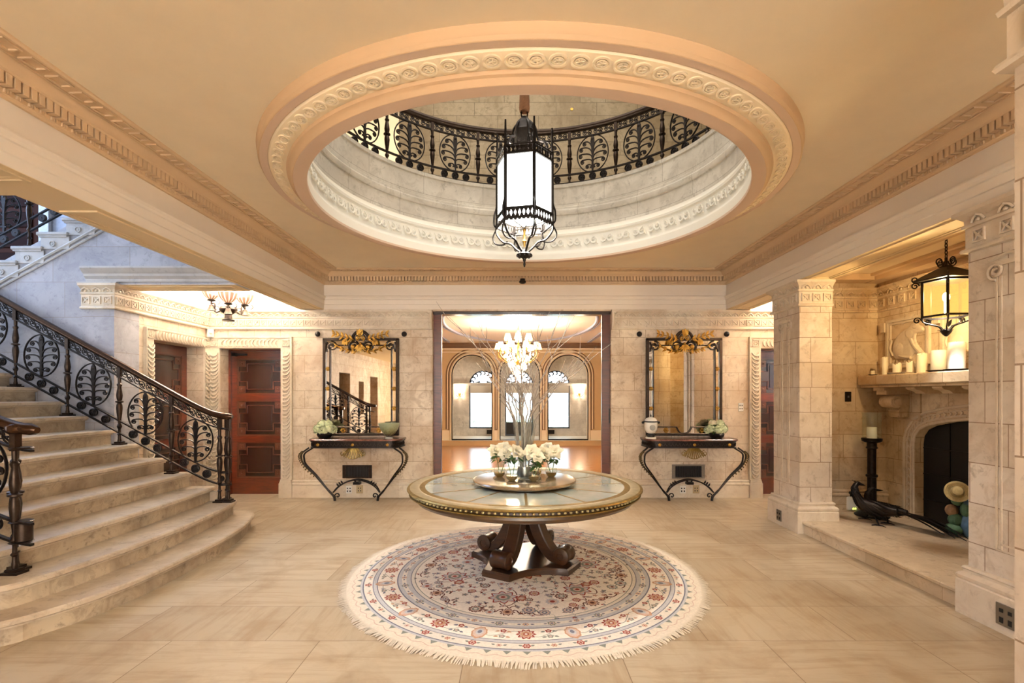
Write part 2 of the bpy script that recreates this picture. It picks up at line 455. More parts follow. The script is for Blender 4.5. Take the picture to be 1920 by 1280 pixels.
def ellring(b, prof, n=128, a0=0, a1=2*PI):
    """prof: (t, z) with t=0 at the inner lip and 1 at the outer edge of the plaster ring"""
    rs = []
    for t, z in prof:
        rx = R0[0]+(R1[0]-R0[0])*t; ry = R0[1]+(R1[1]-R0[1])*t
        rs.append([(R1C[0]+rx*cos(2*PI*i/n), R1C[1]+ry*sin(2*PI*i/n), z) for i in range(n)])
    m = len(prof); vs = [p for r in rs for p in r]
    b.add(vs, [(k*n+i, k*n+(i+1) % n, (k+1)*n+(i+1) % n, (k+1)*n+i) for k in range(m-1) for i in range(n)])
b = MB()
b.cur = 0; ellring(b, [(1.03, 3.42), (1.02, 3.395), (1.0, 3.375), (1.0, 3.352), (.97, 3.333), (.955, 3.33)])
b.cur = 1; ellring(b, [(.955, 3.33), (.80, 3.328), (.79, 3.333)])
b.cur = 2; ellring(b, [(.79, 3.333), (.76, 3.318), (.45, 3.29), (.43, 3.29)])
b.cur = 0; ellring(b, [(.43, 3.29), (.41, 3.27), (.36, 3.262), (.33, 3.25), (.30, 3.232), (.29, 3.23)])
b.cur = 1; ellring(b, [(.29, 3.23), (.03, 3.226), (0, 3.23), (-.01, 3.25)])
struct(b.build('trim_oval', [simple('tan_ring_side_paint', 'C6A47E', .65), M['ring'], M['ringfr']], ang=25))
# rosettes in the cream frieze of the ring
b = MB(); N = 112
def ringpt(a, t, z):
    return Vector((R1C[0]+(R0[0]+(R1[0]-R0[0])*t)*cos(a), R1C[1]+(R0[1]+(R1[1]-R0[1])*t)*sin(a), z))
for i in range(N):
    a = 2*PI*i/N; c = ringpt(a, .605, 3.302)
    tg = (ringpt(a+.01, .605, 3.302)-c).normalized(); ou = (ringpt(a, .76, 3.318)-ringpt(a, .45, 3.29)).normalized(); dn = tg.cross(ou)
    if dn.z > 0: dn = -dn
    F = lambda u, v, w: c+tg*u+ou*v+dn*w
    for rr, th in ((.047, .008), (.027, .005)):
        b.tube([F(rr*cos(2*PI*j/14), rr*.72*sin(2*PI*j/14), .002) for j in range(14)], th, 4, closed=True)
    for j in range(5):
        q = 2*PI*j/5; b.tube([F(0, 0, .003), F(.03*cos(q), .022*sin(q), .001)], .005, 4)
struct(b.build('trim_oval_rosettes', M['ringfr']))
# drum rising to the balcony
b = MB()
b.cur = 0; ellring(b, [(-.01, 3.25), (-.03, 3.30), (-.03, 3.325), (-.0, 3.345), (.02, 3.36), (.06, 3.52), (.0, 3.535), (-.01, 3.56), (.07, 3.575), (.10, 3.60), (.10, 3.62)])
b.cur = 1; ellring(b, [(.10, 3.62), (.11, 3.80), (.07, 3.805), (.05, 3.82), (.05, 3.86), (.08, 3.875), (.08, 3.90), (.12, 3.91), (.12, ZU-.03), (.08, ZU-.02), (.08, ZU+.02), (.30, ZU+.02)])
M['drum'] = stone('drum_stone', 'D2CABC', 'A59C8E', 'DED8CC', bw=.72, rh=.285, joint=.0025, jcol='8E8576', cyl=(R1C[0], R1C[1], R0[0], R0[1]), off=(0, .05))
struct(b.build('wall_drum', [M['plaster'], M['drum']], ang=25))
b = MB(); N = 56
for i in range(N):
    a = 2*PI*i/N
    def F(u, v, w, a=a):
        q = a+u/1.8; t = .02+.04*(v+.08)/.16
        c = ringpt(q, t-.03-w, 3.44+v); return c
    for sx in (1, -1):
        sp = spiral(.045*sx, 0.0, .048, .012, PI/2, 1.3*sx, 14)
        b.tube([F(u, v, .03) for u, v in sp], [.011]*len(sp), 4)
    b.tube([F(-.09, -.05, .02), F(-.05, .045, .02), F(0, .0, .03), F(.05, -.045, .02), F(.09, .05, .02)], .007, 4)
struct(b.build('trim_drum_scrolls', M['plaster']))
# upper storey shell
wall('wall_upper_back', 'x', -1.77, 4.6, ZU-.3, 7, YB, 7.7, [], M['upper'])
wall('wall_upper_return', 'y', 7.7, 9.0, ZU, 7, -1.77, -1.55, [], M['white'])
wall('wall_upper_far', 'x', -5.5, -1.5, ZU-.3, 7, 9.0, 9.2, [], M['ceil'])
wall('wall_upper_side', 'y', .8, 9.2, ZU-.3, 7, 4.6, 4.8, [], M['upper'])
wall('wall_upper_front', 'x', -3.4, 4.8, 3.43, 7, .8, 1.0, [], M['upper'])
wall('wall_upper_left', 'y', .8, 7.0, 3.42, 7, -3.4, -3.2, [], M['upper'])
b = MB(); b.box(-5.5, 4.8, .8, 9.2, 7, 7.1); struct(b.build('ceiling_upper', M['white'], smooth=False))

# beams, cornice
BPATH = [(BX1, -5.2), (BX1, YB-.006), (BX0, YB-.006), (BX0, -5.2)]
b = MB(); prof = [(-.365, ZB), (0, ZB), (0, 2.925), (.012, 2.93), (.012, 2.995), (.026, 3.0), (.03, 3.018), (.045, 3.035), (.045, 3.045), (.008, 3.055), (.0, 3.07), (0, 3.42), (-.365, 3.42)]
b.sweep(BPATH, prof); struct(b.build('beam_ceiling', M['beam'], ang=20))
b = MB(); prof = [(0, 3.225), (.018, 3.225), (.02, 3.238), (.03, 3.243), (.034, 3.268), (.026, 3.27), (.026, 3.335), (.085, 3.337), (.09, 3.35), (.115, 3.365), (.135, 3.385), (.14, 3.395), (.15, 3.395), (.152, 3.388), (.165, 3.388), (.165, 3.396), (.275, 3.396), (.275, 3.388), (.287, 3.388), (.295, 3.40), (.295, 3.42), (0, 3.42)]
b.sweep(BPATH, prof)
for A, B in zip(BPATH, BPATH[1:]):
    F, L = wallmap(A, B); b.T = F
    n = int(L/.0475); p = L/n
    for i in range(n):
        s = (i+.5)*p
        if s < .07 or s > L-.07: continue
        b.box(s-.0165, s+.0165, .02, .082, 3.272, 3.337)
    n = int(L/.07); p = L/n
    for i in range(n):
        s = (i+.5)*p
        for k in (-.014, 0, .014): b.box(s+k-.004, s+k+.004, .03, .043, 3.245, 3.266)
    n = int(L/.152); p = L/n
    for i in range(n):
        s = (i+.5)*p
        if s < .3 or s > L-.3: continue
        for (s0, s1, d0, d1) in ((-.052, .052, .180, .192), (-.052, .052, .249, .261), (-.052, -.041, .192, .249), (.041, .052, .192, .249)):
            b.box(s+s0, s+s1, d0, d1, 3.387, 3.397)
b.T = None; struct(b.build('trim_cornice', M['corn'], ang=20))
# ochre soffit panels below the beams and the stair hall
b = MB()
def panel(x0, x1, y0, y1, z, w=.03):
    for i in range(2):
        k = i*w*1.1; t = w*.9; zz = z-.012+.006*i
        b.box(x0+k, x1-k, y0+k, y0+k+t, zz, z+.002); b.box(x0+k, x1-k, y1-k-t, y1-k, zz, z+.002)
        b.box(x0+k, x0+k+t, y0+k+t, y1-k-t, zz, z+.0015); b.box(x1-k-t, x1-k, y0+k+t, y1-k-t, zz, z+.0015)
b.box(BX0-.364, BX0-.002, -5.2, YB-.01, ZB-.004, ZB); b.box(BX1+.002, BX1+.364, -5.2, YB, ZB-.004, ZB)
panel(BX0-.32, BX0-.05, 3.45, 7.3, ZB-.004); panel(BX1+.05, BX1+.32, 3.5, 5.45, ZB-.004); panel(BX1+.05, BX1+.32, 6.1, 7.3, ZB-.004)
panel(-6.5, BX0-.05, 2.2, 2.98, ZB); panel(-4.6, BX0-.45, 5.76, 6.0, 2.84)
b.box(-4.655, BX0-.37, 5.702, 6.04, 2.836, 2.84)
struct(b.build('trim_soffit_panels', M['soffit'], smooth=False))
# inglenook ceiling mouldings
b = MB(); Q = [(3.60, 3.45), (3.60, 5.5)]
b.box(3.56, 3.70, 3.4, 5.95, 2.88, 2.982); b.box(3.70, 3.76, 3.42, 5.93, 2.93, 2.983); b.box(4.24, 4.43, 3.41, 5.94, 2.90, 2.981); b.box(4.18, 4.24, 3.43, 5.92, 2.95, 2.984)
b.box(3.77, 4.23, 5.74, 5.93, 2.907, 2.979)
struct(b.build('trim_inglenook_ceiling', M['corn'], smooth=False))

# carved frieze: crown, scallops, squares with crosses
FPROF = [(0, 2.545), (.03, 2.548), (.036, 2.56), (.03, 2.573), (.012, 2.58), (.012, 2.715), (.026, 2.72), (.03, 2.737), (.016, 2.742), (.018, 2.775), (.045, 2.80), (.065, 2.812), (.065, 2.838), (0, 2.84)]
def frieze(name, path, mat, pitch=.113, ends=True):
    b = MB(); b.sweep(path, FPROF)
    for A, B in zip(path, path[1:]):
        F, L = wallmap(A, B); b.T = F
        if L < .1: continue
        n = max(1, round(L/pitch)); p = L/n
        for i in range(n):
            s = (i+.5)*p; h = .0455
            for (a, c, e, g) in ((-h, h, -h, -h+.011), (-h, h, h-.011, h), (-h, -h+.011, -h+.011, h-.011), (h-.011, h, -h+.011, h-.011)):
                b.box(s+a, s+c, .010, .027, 2.648+e, 2.648+g)
            for sx in (1, -1):
                b.tube([(s-.03*sx, .016, 2.618), (s, .022, 2.648), (s+.03*sx, .016, 2.678)], .0085, 4)
            b.sphere((s, .018, 2.648), .009, 6, 4)
            b.tube([(s-.05, .022, 2.748), (s-.03, .030, 2.775), (s, .038, 2.788), (s+.03, .030, 2.775), (s+.05, .022, 2.748)], .0095, 4)
            b.sphere((s, .022, 2.758), (.015, .014, .016), 6, 4)
        b.T = None
    return struct(b.build(name, mat, ang=30))
frieze('trim_frieze_back', [(-1.30, YB), (-4.655, YB), (-4.655, 5.665), (-5.03, 5.665)], M['carved'])
frieze('trim_frieze_back_right', [(4.95, YB), (1.50, YB)], M['carved'])

BASE = [(0, 0), (.035, 0), (.035, .185), (.04, .19), (.045, .205), (.038, .218), (.022, .225), (.022, .235), (.03, .245), (.022, .258), (.004, .265), (0, .27)]
def baseboard(name, path, mat, z0=0):
    b = MB(); b.sweep([(p[0], p[1], z0) for p in path], BASE); return struct(b.build(name, mat, ang=30))
baseboard('baseboard_back_left', [(-1.30, YB), (-3.38, YB)], M['carved'])
baseboard('baseboard_back_right', [(3.55, YB), (1.50, YB)], M['carved'])

# carved door surrounds
def surround(name, A, B, u0, u1, zt, mat, w=.155):
    """A->B wall line (out of wall to the left); opening u0..u1 along it"""
    F, L = wallmap(A, B); b = MB(); b.T = F
    def slab(s0, s1, z0, z1):
        b.box(s0, s1, 0, .03, z0, z1)
    slab(u0-w, u0, .27, zt+w); slab(u1, u1+w, .27, zt+w); slab(u0, u1, zt, zt+w)
    e = .018
    for s0, s1 in ((u0-w-e, u0-w), (u1+w, u1+w+e)): b.box(s0, s1, 0, .045, .27, zt+w+e)
    b.box(u0-w, u1+w, 0, .045, zt+w, zt+w+e)
    for c in (u0-w/2, u1+w/2):
        b.box(c-w/2-.02, c+w/2+.02, 0, .055, 0, .22); b.box(c-w/2-.012, c+w/2+.012, 0, .05, .22, .245); b.box(c-w/2-.004, c+w/2+.004, 0, .045, .245, .275)
        z = .34
        while z < zt-.02:
            P = [(c+.05*cos(q), .036+.012*sin(PI*k/6), z+.05*sin(q)*1.0) for k, q in enumerate([PI+PI*j/6 for j in range(7)])]
            b.tube(P, .0125, 4); b.tube([(c+.028*cos(q), .034, z+.028*sin(q)) for q in [PI+PI*j/5 for j in range(6)]], .006, 4)
            z += .058
        h = .052; zc = zt+w/2
        for (a, g, k, m_) in ((-h, h, -h, -h+.012), (-h, h, h-.012, h), (-h, -h+.012, -h, h), (h-.012, h, -h, h)): b.box(c+a, c+g, .028, .042, zc+k, zc+m_)
        for j in range(6): b.sphere((c+.024*cos(j*PI/3), .034, zc+.024*sin(j*PI/3)), .011, 6, 4)
    s = u0+.04
    while s < u1-.02:
        b.tube([(s+.05*sin(q)*.8, .036+.01*sin(q), zt+w/2+.05*cos(q)) for q in [PI*j/6 for j in range(7)]], .0125, 4); s += .058
    b.T = None
    return struct(b.build(name, mat, ang=30))
surround('trim_door_back_left', (6, YB), (-6, YB), 6+3.552, 6+4.477, 2.262, M['carved'])
surround('trim_door_back_right', (6, YB), (-6, YB), 6-4.645, 6-3.72, 2.262, M['carved'])
surround('trim_door_alcove', (-4.655, 8), (-4.655, 5), 8-7.28+.0, 8-6.25, 2.264, M['carved'], w=.125)
# ------------------------------------------------------------------ doors
def panelled_door(name, F, W, H):
    """mahogany door, local (s across, d out, z up) through F"""
    def mk(n, mat, par=None):
        b.T = None; return b.build(n, mat, par, ang=30)
    b = MB(); b.T = F; st = .105
    b.box(0, W, -.05, -.02, 0, H)
    root = struct(mk(name, M['mahogd']))
    b = MB(); b.T = F
    b.box(0, st, -.02, 0, 0, H); b.box(W-st, W, -.02, 0, 0, H); b.box(st, W-st, -.02, 0, 0, .26); b.box(st, W-st, -.02, 0, H-.14, H)
    zs = [.26, .26+(H-.40-.2)/3+.0]; ph = (H-.40-.2)/3
    for i in (1, 2): z = .26+i*ph+(i-1)*.1; b.box(st, W-st, -.02, 0, z, z+.1)
    mk('door_frame', M['mahog'], root)
    for i in range(3):
        z0 = .26+i*(ph+.1); z1 = z0+ph; cx = W/2; cz = (z0+z1)/2
        b = MB(); b.T = F
        hw, hh = (W-2*st)*.29, ph*.36; ex, ey = (W-2*st)*.45, ph*.14
        pts = [(-hw, -hh), (hw, -hh), (hw, -ey), (ex, -ey), (ex, ey), (hw, ey), (hw, hh), (-hw, hh), (-hw, ey), (-ex, ey), (-ex, -ey), (-hw, -ey)]
        P = [(cx+u, -.016, cz+v) for u, v in pts]
        b.cur = 1
        for p, q in zip(P, P[1:]+P[:1]): b.tube([(p[0], p[1]+.004, p[2]), (q[0], q[1]+.002, q[2])], .010, 4)
        b.cur = 0; b.box(cx-hw+.03, cx+hw-.03, -.02, -.008, cz-hh+.03, cz+hh-.03); b.cur = 1
        for e, f in ((0, z0), (0, z1-.02), ): b.box(st, W-st, -.02, -.006, f, f+.02)
        b.box(st, st+.02, -.02, -.006, z0, z1); b.box(W-st-.02, W-st, -.02, -.006, z0, z1)
        for sx in (st+.075, W-st-.075):
            for sz in (z0+.075, z1-.075):
                b.box(sx-.05, sx+.05, -.02, -.006, sz-.05, sz+.05); b.box(sx-.032, sx+.032, -.006, -.0, sz-.032, sz+.032); b.sphere((sx, 0, sz), .016, 8, 4)
        mk('door_panel', [M['mahogd'], M['mahogm']], root)
    return root
F, _ = wallmap((-3.552, 7.67), (-4.477, 7.67)); panelled_door('door_1', F, .925, 2.262)
F, _ = wallmap((4.645, 7.67), (3.72, 7.67)); panelled_door('door_2', F, .925, 2.262)
F, _ = wallmap((-4.90, 7.28), (-4.90, 6.25)); panelled_door('door_3', F, 1.03, 2.264)
b = MB(); b.box(-4.40, -4.20, 7.60, 7.65, 2.17, 2.20); b.box(-4.42, -4.36, 7.60, 7.66, 2.16, 2.21)
c = b.build('door_closer', M['black']); tag(c, 'black closer arm on top of the panelled alcove door', 'door closer')
# door jamb linings
b = MB()
for (x0, x1) in ((DL[0], DL[1]), (DR[0], DR[1])):
    b.box(x0, x0+.03, 7.62, 7.70, 0, 2.26); b.box(x1-.03, x1, 7.62, 7.70, 0, 2.26); b.box(x0, x1, 7.62, 7.70, 2.235, 2.262)
struct(b.build('trim_door_linings', M['mahog'], smooth=False))
# sliding doors to the salon, seen edge on
def pocket(name, x0, x1, lab):
    b = MB(); b.bbox(x0, x1, 7.52, 7.585, 0.005, 2.82, .004)
    t = struct(b.build(name, M['mahog'], ang=20))
    xm = (x0+x1)/2; b = MB(); b.bbox(xm-.035, xm+.035, 7.511, 7.521, 1.12, 1.34, .003); b.build('pull_plate', M['black'], t)
    b = MB(); b.bbox(xm-.014, xm+.014, 7.503, 7.512, 1.16, 1.30, .003); b.build('pull_recess', M['dark'], t)
pocket('door_4', -1.45, -1.135, ''); pocket('door_5', 1.335, 1.62, '')
b = MB(); b.box(-1.257, 1.46, 7.46, 7.70, 2.80, 2.83); b.box(-1.257, 1.46, 7.47, 7.52, 2.788, 2.80); struct(b.build('trim_sliding_track', M['mahogd'], smooth=False))
# end caps of the frieze beside the opening
b = MB()
for x, sg in ((-1.30, 1), (1.50, -1)):
    b.box(min(x, x+.043*sg), max(x, x+.043*sg), 7.36, YB, 2.545, 2.84); b.box(min(x-.02*sg, x+.043*sg), max(x-.02*sg, x+.043*sg), 7.345, YB, 2.79, 2.842)
    b.tube([(x+.02*sg, 7.355, 2.56), (x+.02*sg, 7.335, 2.68), (x+.02*sg, 7.35, 2.80)], .02, 6)
struct(b.build('trim_opening_corbels', M['carved'], ang=30))

# ------------------------------------------------------------------ pillars and the inglenook shell
def pillar(name, x0, x1, y0, y1, mat, z1=ZB):
    b = MB(); b.box(x0, x1, y0, y1, 0, z1); return struct(b.build(name, mat, smooth=False))
pillar('pillar_far', BX1, 3.57, 5.50, 6.05, M['pillar'])
pillar('pillar_near', BX1, 3.60, 2.88, 3.45, M['pillar'])
pillar('pillar_entrance', 1.535, 2.1, .9, 1.5, M['pillar'], ZC)
def around(p, x0, x1, y0, y1): return [(x0, y1), (x0, y0), (x1, y0), (x1, y1)]
# travel so that the outside lies to the left of travel (clockwise seen from above)
def pbase(name, x0, x1, y0, y1):
    P = [(x1, y0), (x0, y0), (x0, y1), (x1, y1)]
    b = MB(); b.sweep(P, [(0, 0), (.05, 0), (.05, .235), (.042, .245), (.05, .26), (.05, .275), (.038, .29), (.02, .30), (.02, .315), (.028, .325), (.02, .34), (0, .345)], closed=True)
    # outside to the left requires clockwise travel
    return struct(b.build(name, M['carved'], ang=30))
pbase('baseboard_pillar_far', BX1, 3.57, 5.50, 6.05); pbase('baseboard_pillar_near', BX1, 3.60, 2.88, 3.45)
frieze('trim_frieze_pillar_far', [(3.57, 5.50), (BX1, 5.50), (BX1, 6.05), (3.57, 6.05)], M['carved'], pitch=.123)
frieze('trim_frieze_pillar_near', [(3.60, 2.88), (BX1, 2.88), (BX1, 3.45), (3.60, 3.45)], M['carved'], pitch=.19)
frieze('trim_frieze_pillar_entrance', [(2.1, .9), (1.535, .9), (1.535, 1.5), (2.1, 1.5)], M['carved'], pitch=.19)
# incised fluted panel with a scroll head on the hall side of each pillar
def fluted(name, yc, w=.17):
    b = MB(); F, L = wallmap((BX1, 0), (BX1, 10)); b.T = F; s = yc
    for k in (-.5, -.32, .32, .5): b.tube([(s+k*w, .002, .52), (s+k*w, .002, 2.33)], .008, 4)
    b.tube([(s-.5*w, .002, .52), (s+.5*w, .002, .52)], .008, 4); b.tube([(s-.32*w, .002, .56), (s+.32*w, .002, .56)], .008, 4)
    for sx in (-1, 1):
        sp = spiral(s+sx*.085, 2.37, .06, .008, -PI/2, 1.6*sx, 26); b.tube([(u, .008, v) for u, v in sp], .011, 5)
    b.tube([(s-.13, .006, 2.45), (s, .006, 2.47), (s+.13, .006, 2.45)], .012, 5); b.box(s-.09, s+.09, 0, .016, 2.40, 2.43)
    b.T = None; return struct(b.build(name, M['carved'], ang=30))
fluted('trim_flutes_far', 5.79); fluted('trim_flutes_near', 3.16)

b = MB(); HZ = .14
b.box(BX1+.02, 4.75, 3.3, 6.0, 0, HZ-.035); b.bbox(BX1-.0, 4.75, 3.45, 5.5, HZ-.035, HZ, .008); b.box(3.5, 4.75, 5.4, 5.95, HZ-.035, HZ-.0005); b.box(3.5, 4.75, 3.0, 3.5, HZ-.035, HZ-.0005)
struct(b.build('floor_hearth', M['hearth'], smooth=False))
YS, XU, XL = 5.92, 4.40, 4.50
wall('wall_inglenook', 'x', 3.55, 4.8, 0, 2.98, YS, 6.06, [], M['ingle'])
wall('wall_inglenook_near', 'x', 3.55, 4.8, 0, 2.98, 2.84, 3.0, [], M['ingle'])
b = MB(); b.box(XU, 4.85, 3.0, YS, 1.70, 2.98); struct(b.build('wall_chimney', M['ingle'], smooth=False))
frieze('trim_frieze_inglenook', [(XU, 3.0), (XU, YS), (3.57, YS)], M['ingle'], pitch=.15)
baseboard('baseboard_inglenook', [(XL, YS), (3.57, YS)], M['ingle'], HZ)
# ------------------------------------------------------------------ fireplace
fp = thing('fireplace', 'carved stone fireplace with deep mantel shelf and wide arched opening', 'fireplace', (0, 0, 0))
FC = 4.46
arch = [(1.037, HZ), (1.037, 1.0), (1.022, 1.09), (.965, 1.165), (.86, 1.215), (.62, 1.268), (.36, 1.30), (0, 1.315)]
archf = [(FC+y, z) for y, z in arch]+[(FC-y, z) for y, z in arch[::-1][1:]]
b = MB(); poly = [(YS, HZ)]+archf+[(3.0, HZ), (3.0, 1.637), (YS, 1.637)]
b.prism(poly, XL, 4.66, lambda u, v, w: (w, u, v)); b.build('surround', M['ingle'], fp, smooth=False)
b = MB()
def archoff(d):
    out = []
    P = [Vector(p) for p in archf]
    for i in range(len(P)):
        t = P[min(i+1, len(P)-1)]-P[max(i-1, 0)]; n = Vector((t.y, -t.x)).normalized(); out.append(P[i]-n*-d if False else P[i]+n*d)
    return out
sgn = 1 if archoff(.1)[0].x > archf[0][0] else -1
for d, w, th in ((.012, .014, .03), (.05, .010, .02), (.105, .008, .016), (.145, .016, .022)):
    b.tube([(XL-.003, p.x, p.y) for p in archoff(sgn*d)], w, 6)
cpath = cr([(XL-.004, p.x, p.y) for p in archoff(sgn*.078)], 12)
acc = 0
for p, q in zip(cpath, cpath[1:]):
    acc += (q-p).length
    if acc > .055:
        acc = 0; t = (q-p).normalized(); n = Vector((0, -t.z, t.y))
        for k in (-1, 1): b.tube([p+n*.03*k-t*.012, p+t*.025], .009, 4)
b.build('arch_moulding', M['carved'], fp)
b = MB(); b.bbox(4.14, XL+.1, 3.02, 5.905, 1.665, 1.78, .012); b.bbox(4.17, XL+.1, 3.02, 5.905, 1.637, 1.665, .006); b.build('mantel_shelf', M['ingle'], fp, ang=20)
for yc in (5.64, 3.28):
    b = MB()
    b.box(4.20, XL, yc-.085, yc+.085, 1.60, 1.637); b.box(4.23, XL, yc-.075, yc+.075, 1.555, 1.60)
    b.T = lambda v, yc=yc: (4.34+v[0], yc+v[2], 1.475+v[1])
    b.lathe([(.0, -.10), (.06, -.10), (.072, -.09), (.072, .09), (.06, .10), (.0, .10)], 18)
    b.lathe([(.035, -.112), (.04, -.10), (.04, .10), (.035, .112)], 12)
    b.T = None
    b.box(4.34, XL, yc-.07, yc+.07, 1.40, 1.55); b.box(4.38, XL, yc-.06, yc+.06, 1.30, 1.41)
    b.T = lambda v, yc=yc: (4.42+v[0], yc+v[2], 1.345+v[1])
    b.lathe([(0, -.08), (.05, -.08), (.05, .08), (0, .08)], 14); b.T = None
    b.build('corbel', M['ingle'], fp)
for k in range(6):
    yc = 5.19-.33*k
    if yc < 3.4: continue
    b = MB(); b.prism([(4.20, 1.637), (4.20, 1.62), (4.22, 1.605), (4.27, 1.595), (4.30, 1.575), (4.31, 1.565), (XL, 1.565), (XL, 1.637)], yc-.06, yc+.06, lambda u, v, w: (u, w, v)); b.build('mantel_bracket', M['ingle'], fp, ang=20)
b = MB()
for (y0, y1, z0, z1) in ((5.40, 5.425, 1.27, 1.60), (5.425, 5.80, 1.255, 1.275)): b.box(XL-.02, XL, y0, y1, z0, z1)
b.build('corbel_frame', M['ingle'], fp)
# carved panels over the mantel (plain generic crouching beasts in relief)
def relief(y0, y1, z0, z1, flip=-1):
    b = MB(); x = XU
    for k, (t, d) in enumerate(((.03, .03), (.022, .018))):
        o = k*.035
        for (a, c, e, g) in ((y0+o, y1-o, z0+o, z0+o+t), (y0+o, y1-o, z1-o-t, z1-o), (y0+o, y0+o+t, z0+o+t, z1-o-t), (y1-o-t, y1-o, z0+o+t, z1-o-t)): b.box(x-d, x, a, c, e, g)
    for yy in (y0-.032, y1+.032):
        b.box(x-.045, x, yy-.03, yy+.03, z1-.13, z1-.02); b.box(x-.045, x, yy-.03, yy+.03, z0+.02, z0+.13)
    b.build('relief_frame', M['carved'], fp, smooth=False)
    b = MB(); cy, cz = (y0+y1)/2, (z0+z1)/2; s = (z1-z0)/.53
    out = cr([(u, v, 0) for u, v in [(-.17, -.16), (-.20, -.08), (-.19, .0), (-.14, .08), (-.05, .13), (.02, .16), (.06, .195), (.11, .195), (.14, .165), (.19, .135), (.20, .10), (.16, .085), (.11, .08), (.10, .03), (.12, -.03), (.16, -.08), (.20, -.12), (.21, -.155), (.15, -.15), (.10, -.125), (.06, -.15), (.04, -.178), (-.02, -.175), (-.09, -.17)]], 4, closed=True)
    F = lambda u, v, d: (XU-d, cy+flip*u*s, cz+v*s); n = len(out)
    def inset(k, d):
        R = []
        for q in range(n):
            t = out[(q+1) % n]-out[q-1]; t.normalize(); R.append(F(out[q].x+t.y*k, out[q].y-t.x*k, d))
        return R
    b.rings([inset(0, -.006), inset(0, .010), inset(.006, .017), inset(.014, .020)])
    for (u, v, a, c) in ((-.11, -.07, .075, .085), (.03, .09, .06, .05), (.10, .155, .035, .028)): b.sphere(F(u, v, .016), (.012, a*s, c*s), 12, 6)
    for (P, r) in (([(-.10, -.14), (-.02, -.155), (.05, -.165)], .016), ([(.06, .03), (.10, -.05), (.18, -.13)], .016), ([(-.19, -.13), (-.23, -.05), (-.21, .03), (-.24, .06)], .010)): b.tube(cr([F(u, v, .018) for u, v in P], 5), r*s, 6)
    for i_ in range(9):
        q = PI*i_/8; b.leaf(F(-.2+.05*i_, .215+.02*sin(i_*1.7), .006), (0, cos(q), .6), (-1, 0, 0), .075, .04, .2)
    for i_ in range(6): b.leaf(F(-.2+.08*i_, -.215, .006), (0, .6 if i_ % 2 else -.6, .8), (-1, 0, 0), .06, .03, .2)
    b.build('relief_carving', M['carved'], fp, ang=60)
relief(5.16, 5.76, 1.86, 2.42); relief(4.42, 5.02, 1.86, 2.42); relief(3.68, 4.28, 1.86, 2.42)

fs = thing('fire_screen', 'black panelled screen filling the arched fireplace opening', 'fire screen', (4.60, FC, HZ))
b = MB(); b.prism([(y, z-HZ) for y, z in arch]+[(-y, z-HZ) for y, z in arch[::-1][1:]], .0, .03, lambda u, v, w: (w, u, v)); b.build('panel', M['black'], fs, smooth=False)
b = MB()
for z in (.24, .53, .82): b.box(-.012, 0, -1.03, 1.03, z-.006, z+.006)
for y in (-.7, -.35, 0, .35, .7): b.box(-.010, 0, y-.006, y+.006, 0, 1.12)
b.build('frame_bars', simple('screen_bar_iron', '1B1816', .5, .3), fs, smooth=False)
struct(MB().box(4.66, 5.2, 3.3, 5.6, 0, 1.5).build('wall_firebox', M['black'], smooth=False))

# ------------------------------------------------------------------ stairs
st = thing('staircase', 'pale travertine staircase with rounded bottom steps rising past the alcove', 'staircase')
def nose(k):
    if k == 1: return [(-3.75, 5.86), (-3.30, 5.86), (-3.10, 5.78), (-3.02, 5.62), (-2.93, 5.36), (-2.86, 5.02), (-2.815, 4.5), (-2.83, 3.8), (-2.90, 3.4), (-3.02, 3.12), (-3.16, 2.95), (-3.4, 2.88), (-3.75, 2.88)]
    if k == 2: return [(-3.75, 5.80), (-3.42, 5.80), (-3.28, 5.74), (-3.22, 5.60), (-3.15, 5.2), (-3.09, 4.4), (-3.12, 3.7), (-3.20, 3.25), (-3.28, 3.10), (-3.45, 3.05), (-3.75, 3.05)]
    if k == 3: return [(-3.49, 5.685), (-3.48, 5.6), (-3.43, 5.2), (-3.40, 4.4), (-3.43, 3.6), (-3.48, 3.1)]
    x = -3.749-RUN*(k-4); return [(x, 5.685), (x, 3.1)]
NST = 12; XEND = -3.749-RUN*(NST-4)-.02
for k in range(1, NST+1):
    n = nose(k); crv = cr(n, 5) if k < 4 else [Vector(p) for p in n]
    c = [(p[0], p[1]) for p in crv]
    y1, y0 = c[0][1], c[-1][1]; xe = min(XEND-1.6, c[0][0]-.1) if k > 2 else -3.75
    tail = [(xe, y0), (xe, y1)] if k > 2 else []
    outer = c+tail
    if k < 3: ins = [(p[0]-.042*(1 if abs(p[1]-4.35) < 1.3 else .6), 4.35+(p[1]-4.35)*.978) for p in c]
    else: ins = [(p[0]-.045, p[1]) for p in c]+tail
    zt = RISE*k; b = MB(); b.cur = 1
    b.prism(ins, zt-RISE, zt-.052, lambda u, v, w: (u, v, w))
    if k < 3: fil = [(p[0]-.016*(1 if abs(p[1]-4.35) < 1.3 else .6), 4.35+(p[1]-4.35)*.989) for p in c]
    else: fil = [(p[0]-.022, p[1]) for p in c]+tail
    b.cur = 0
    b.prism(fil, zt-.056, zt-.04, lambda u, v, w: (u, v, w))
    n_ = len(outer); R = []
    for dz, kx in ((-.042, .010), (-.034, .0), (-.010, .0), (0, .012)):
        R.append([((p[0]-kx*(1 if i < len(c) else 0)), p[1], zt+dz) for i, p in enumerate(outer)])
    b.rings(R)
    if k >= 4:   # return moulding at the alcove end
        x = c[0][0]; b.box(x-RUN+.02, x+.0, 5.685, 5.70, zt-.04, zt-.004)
    b.build('step', [M['step'], M['riser']], st, ang=25)
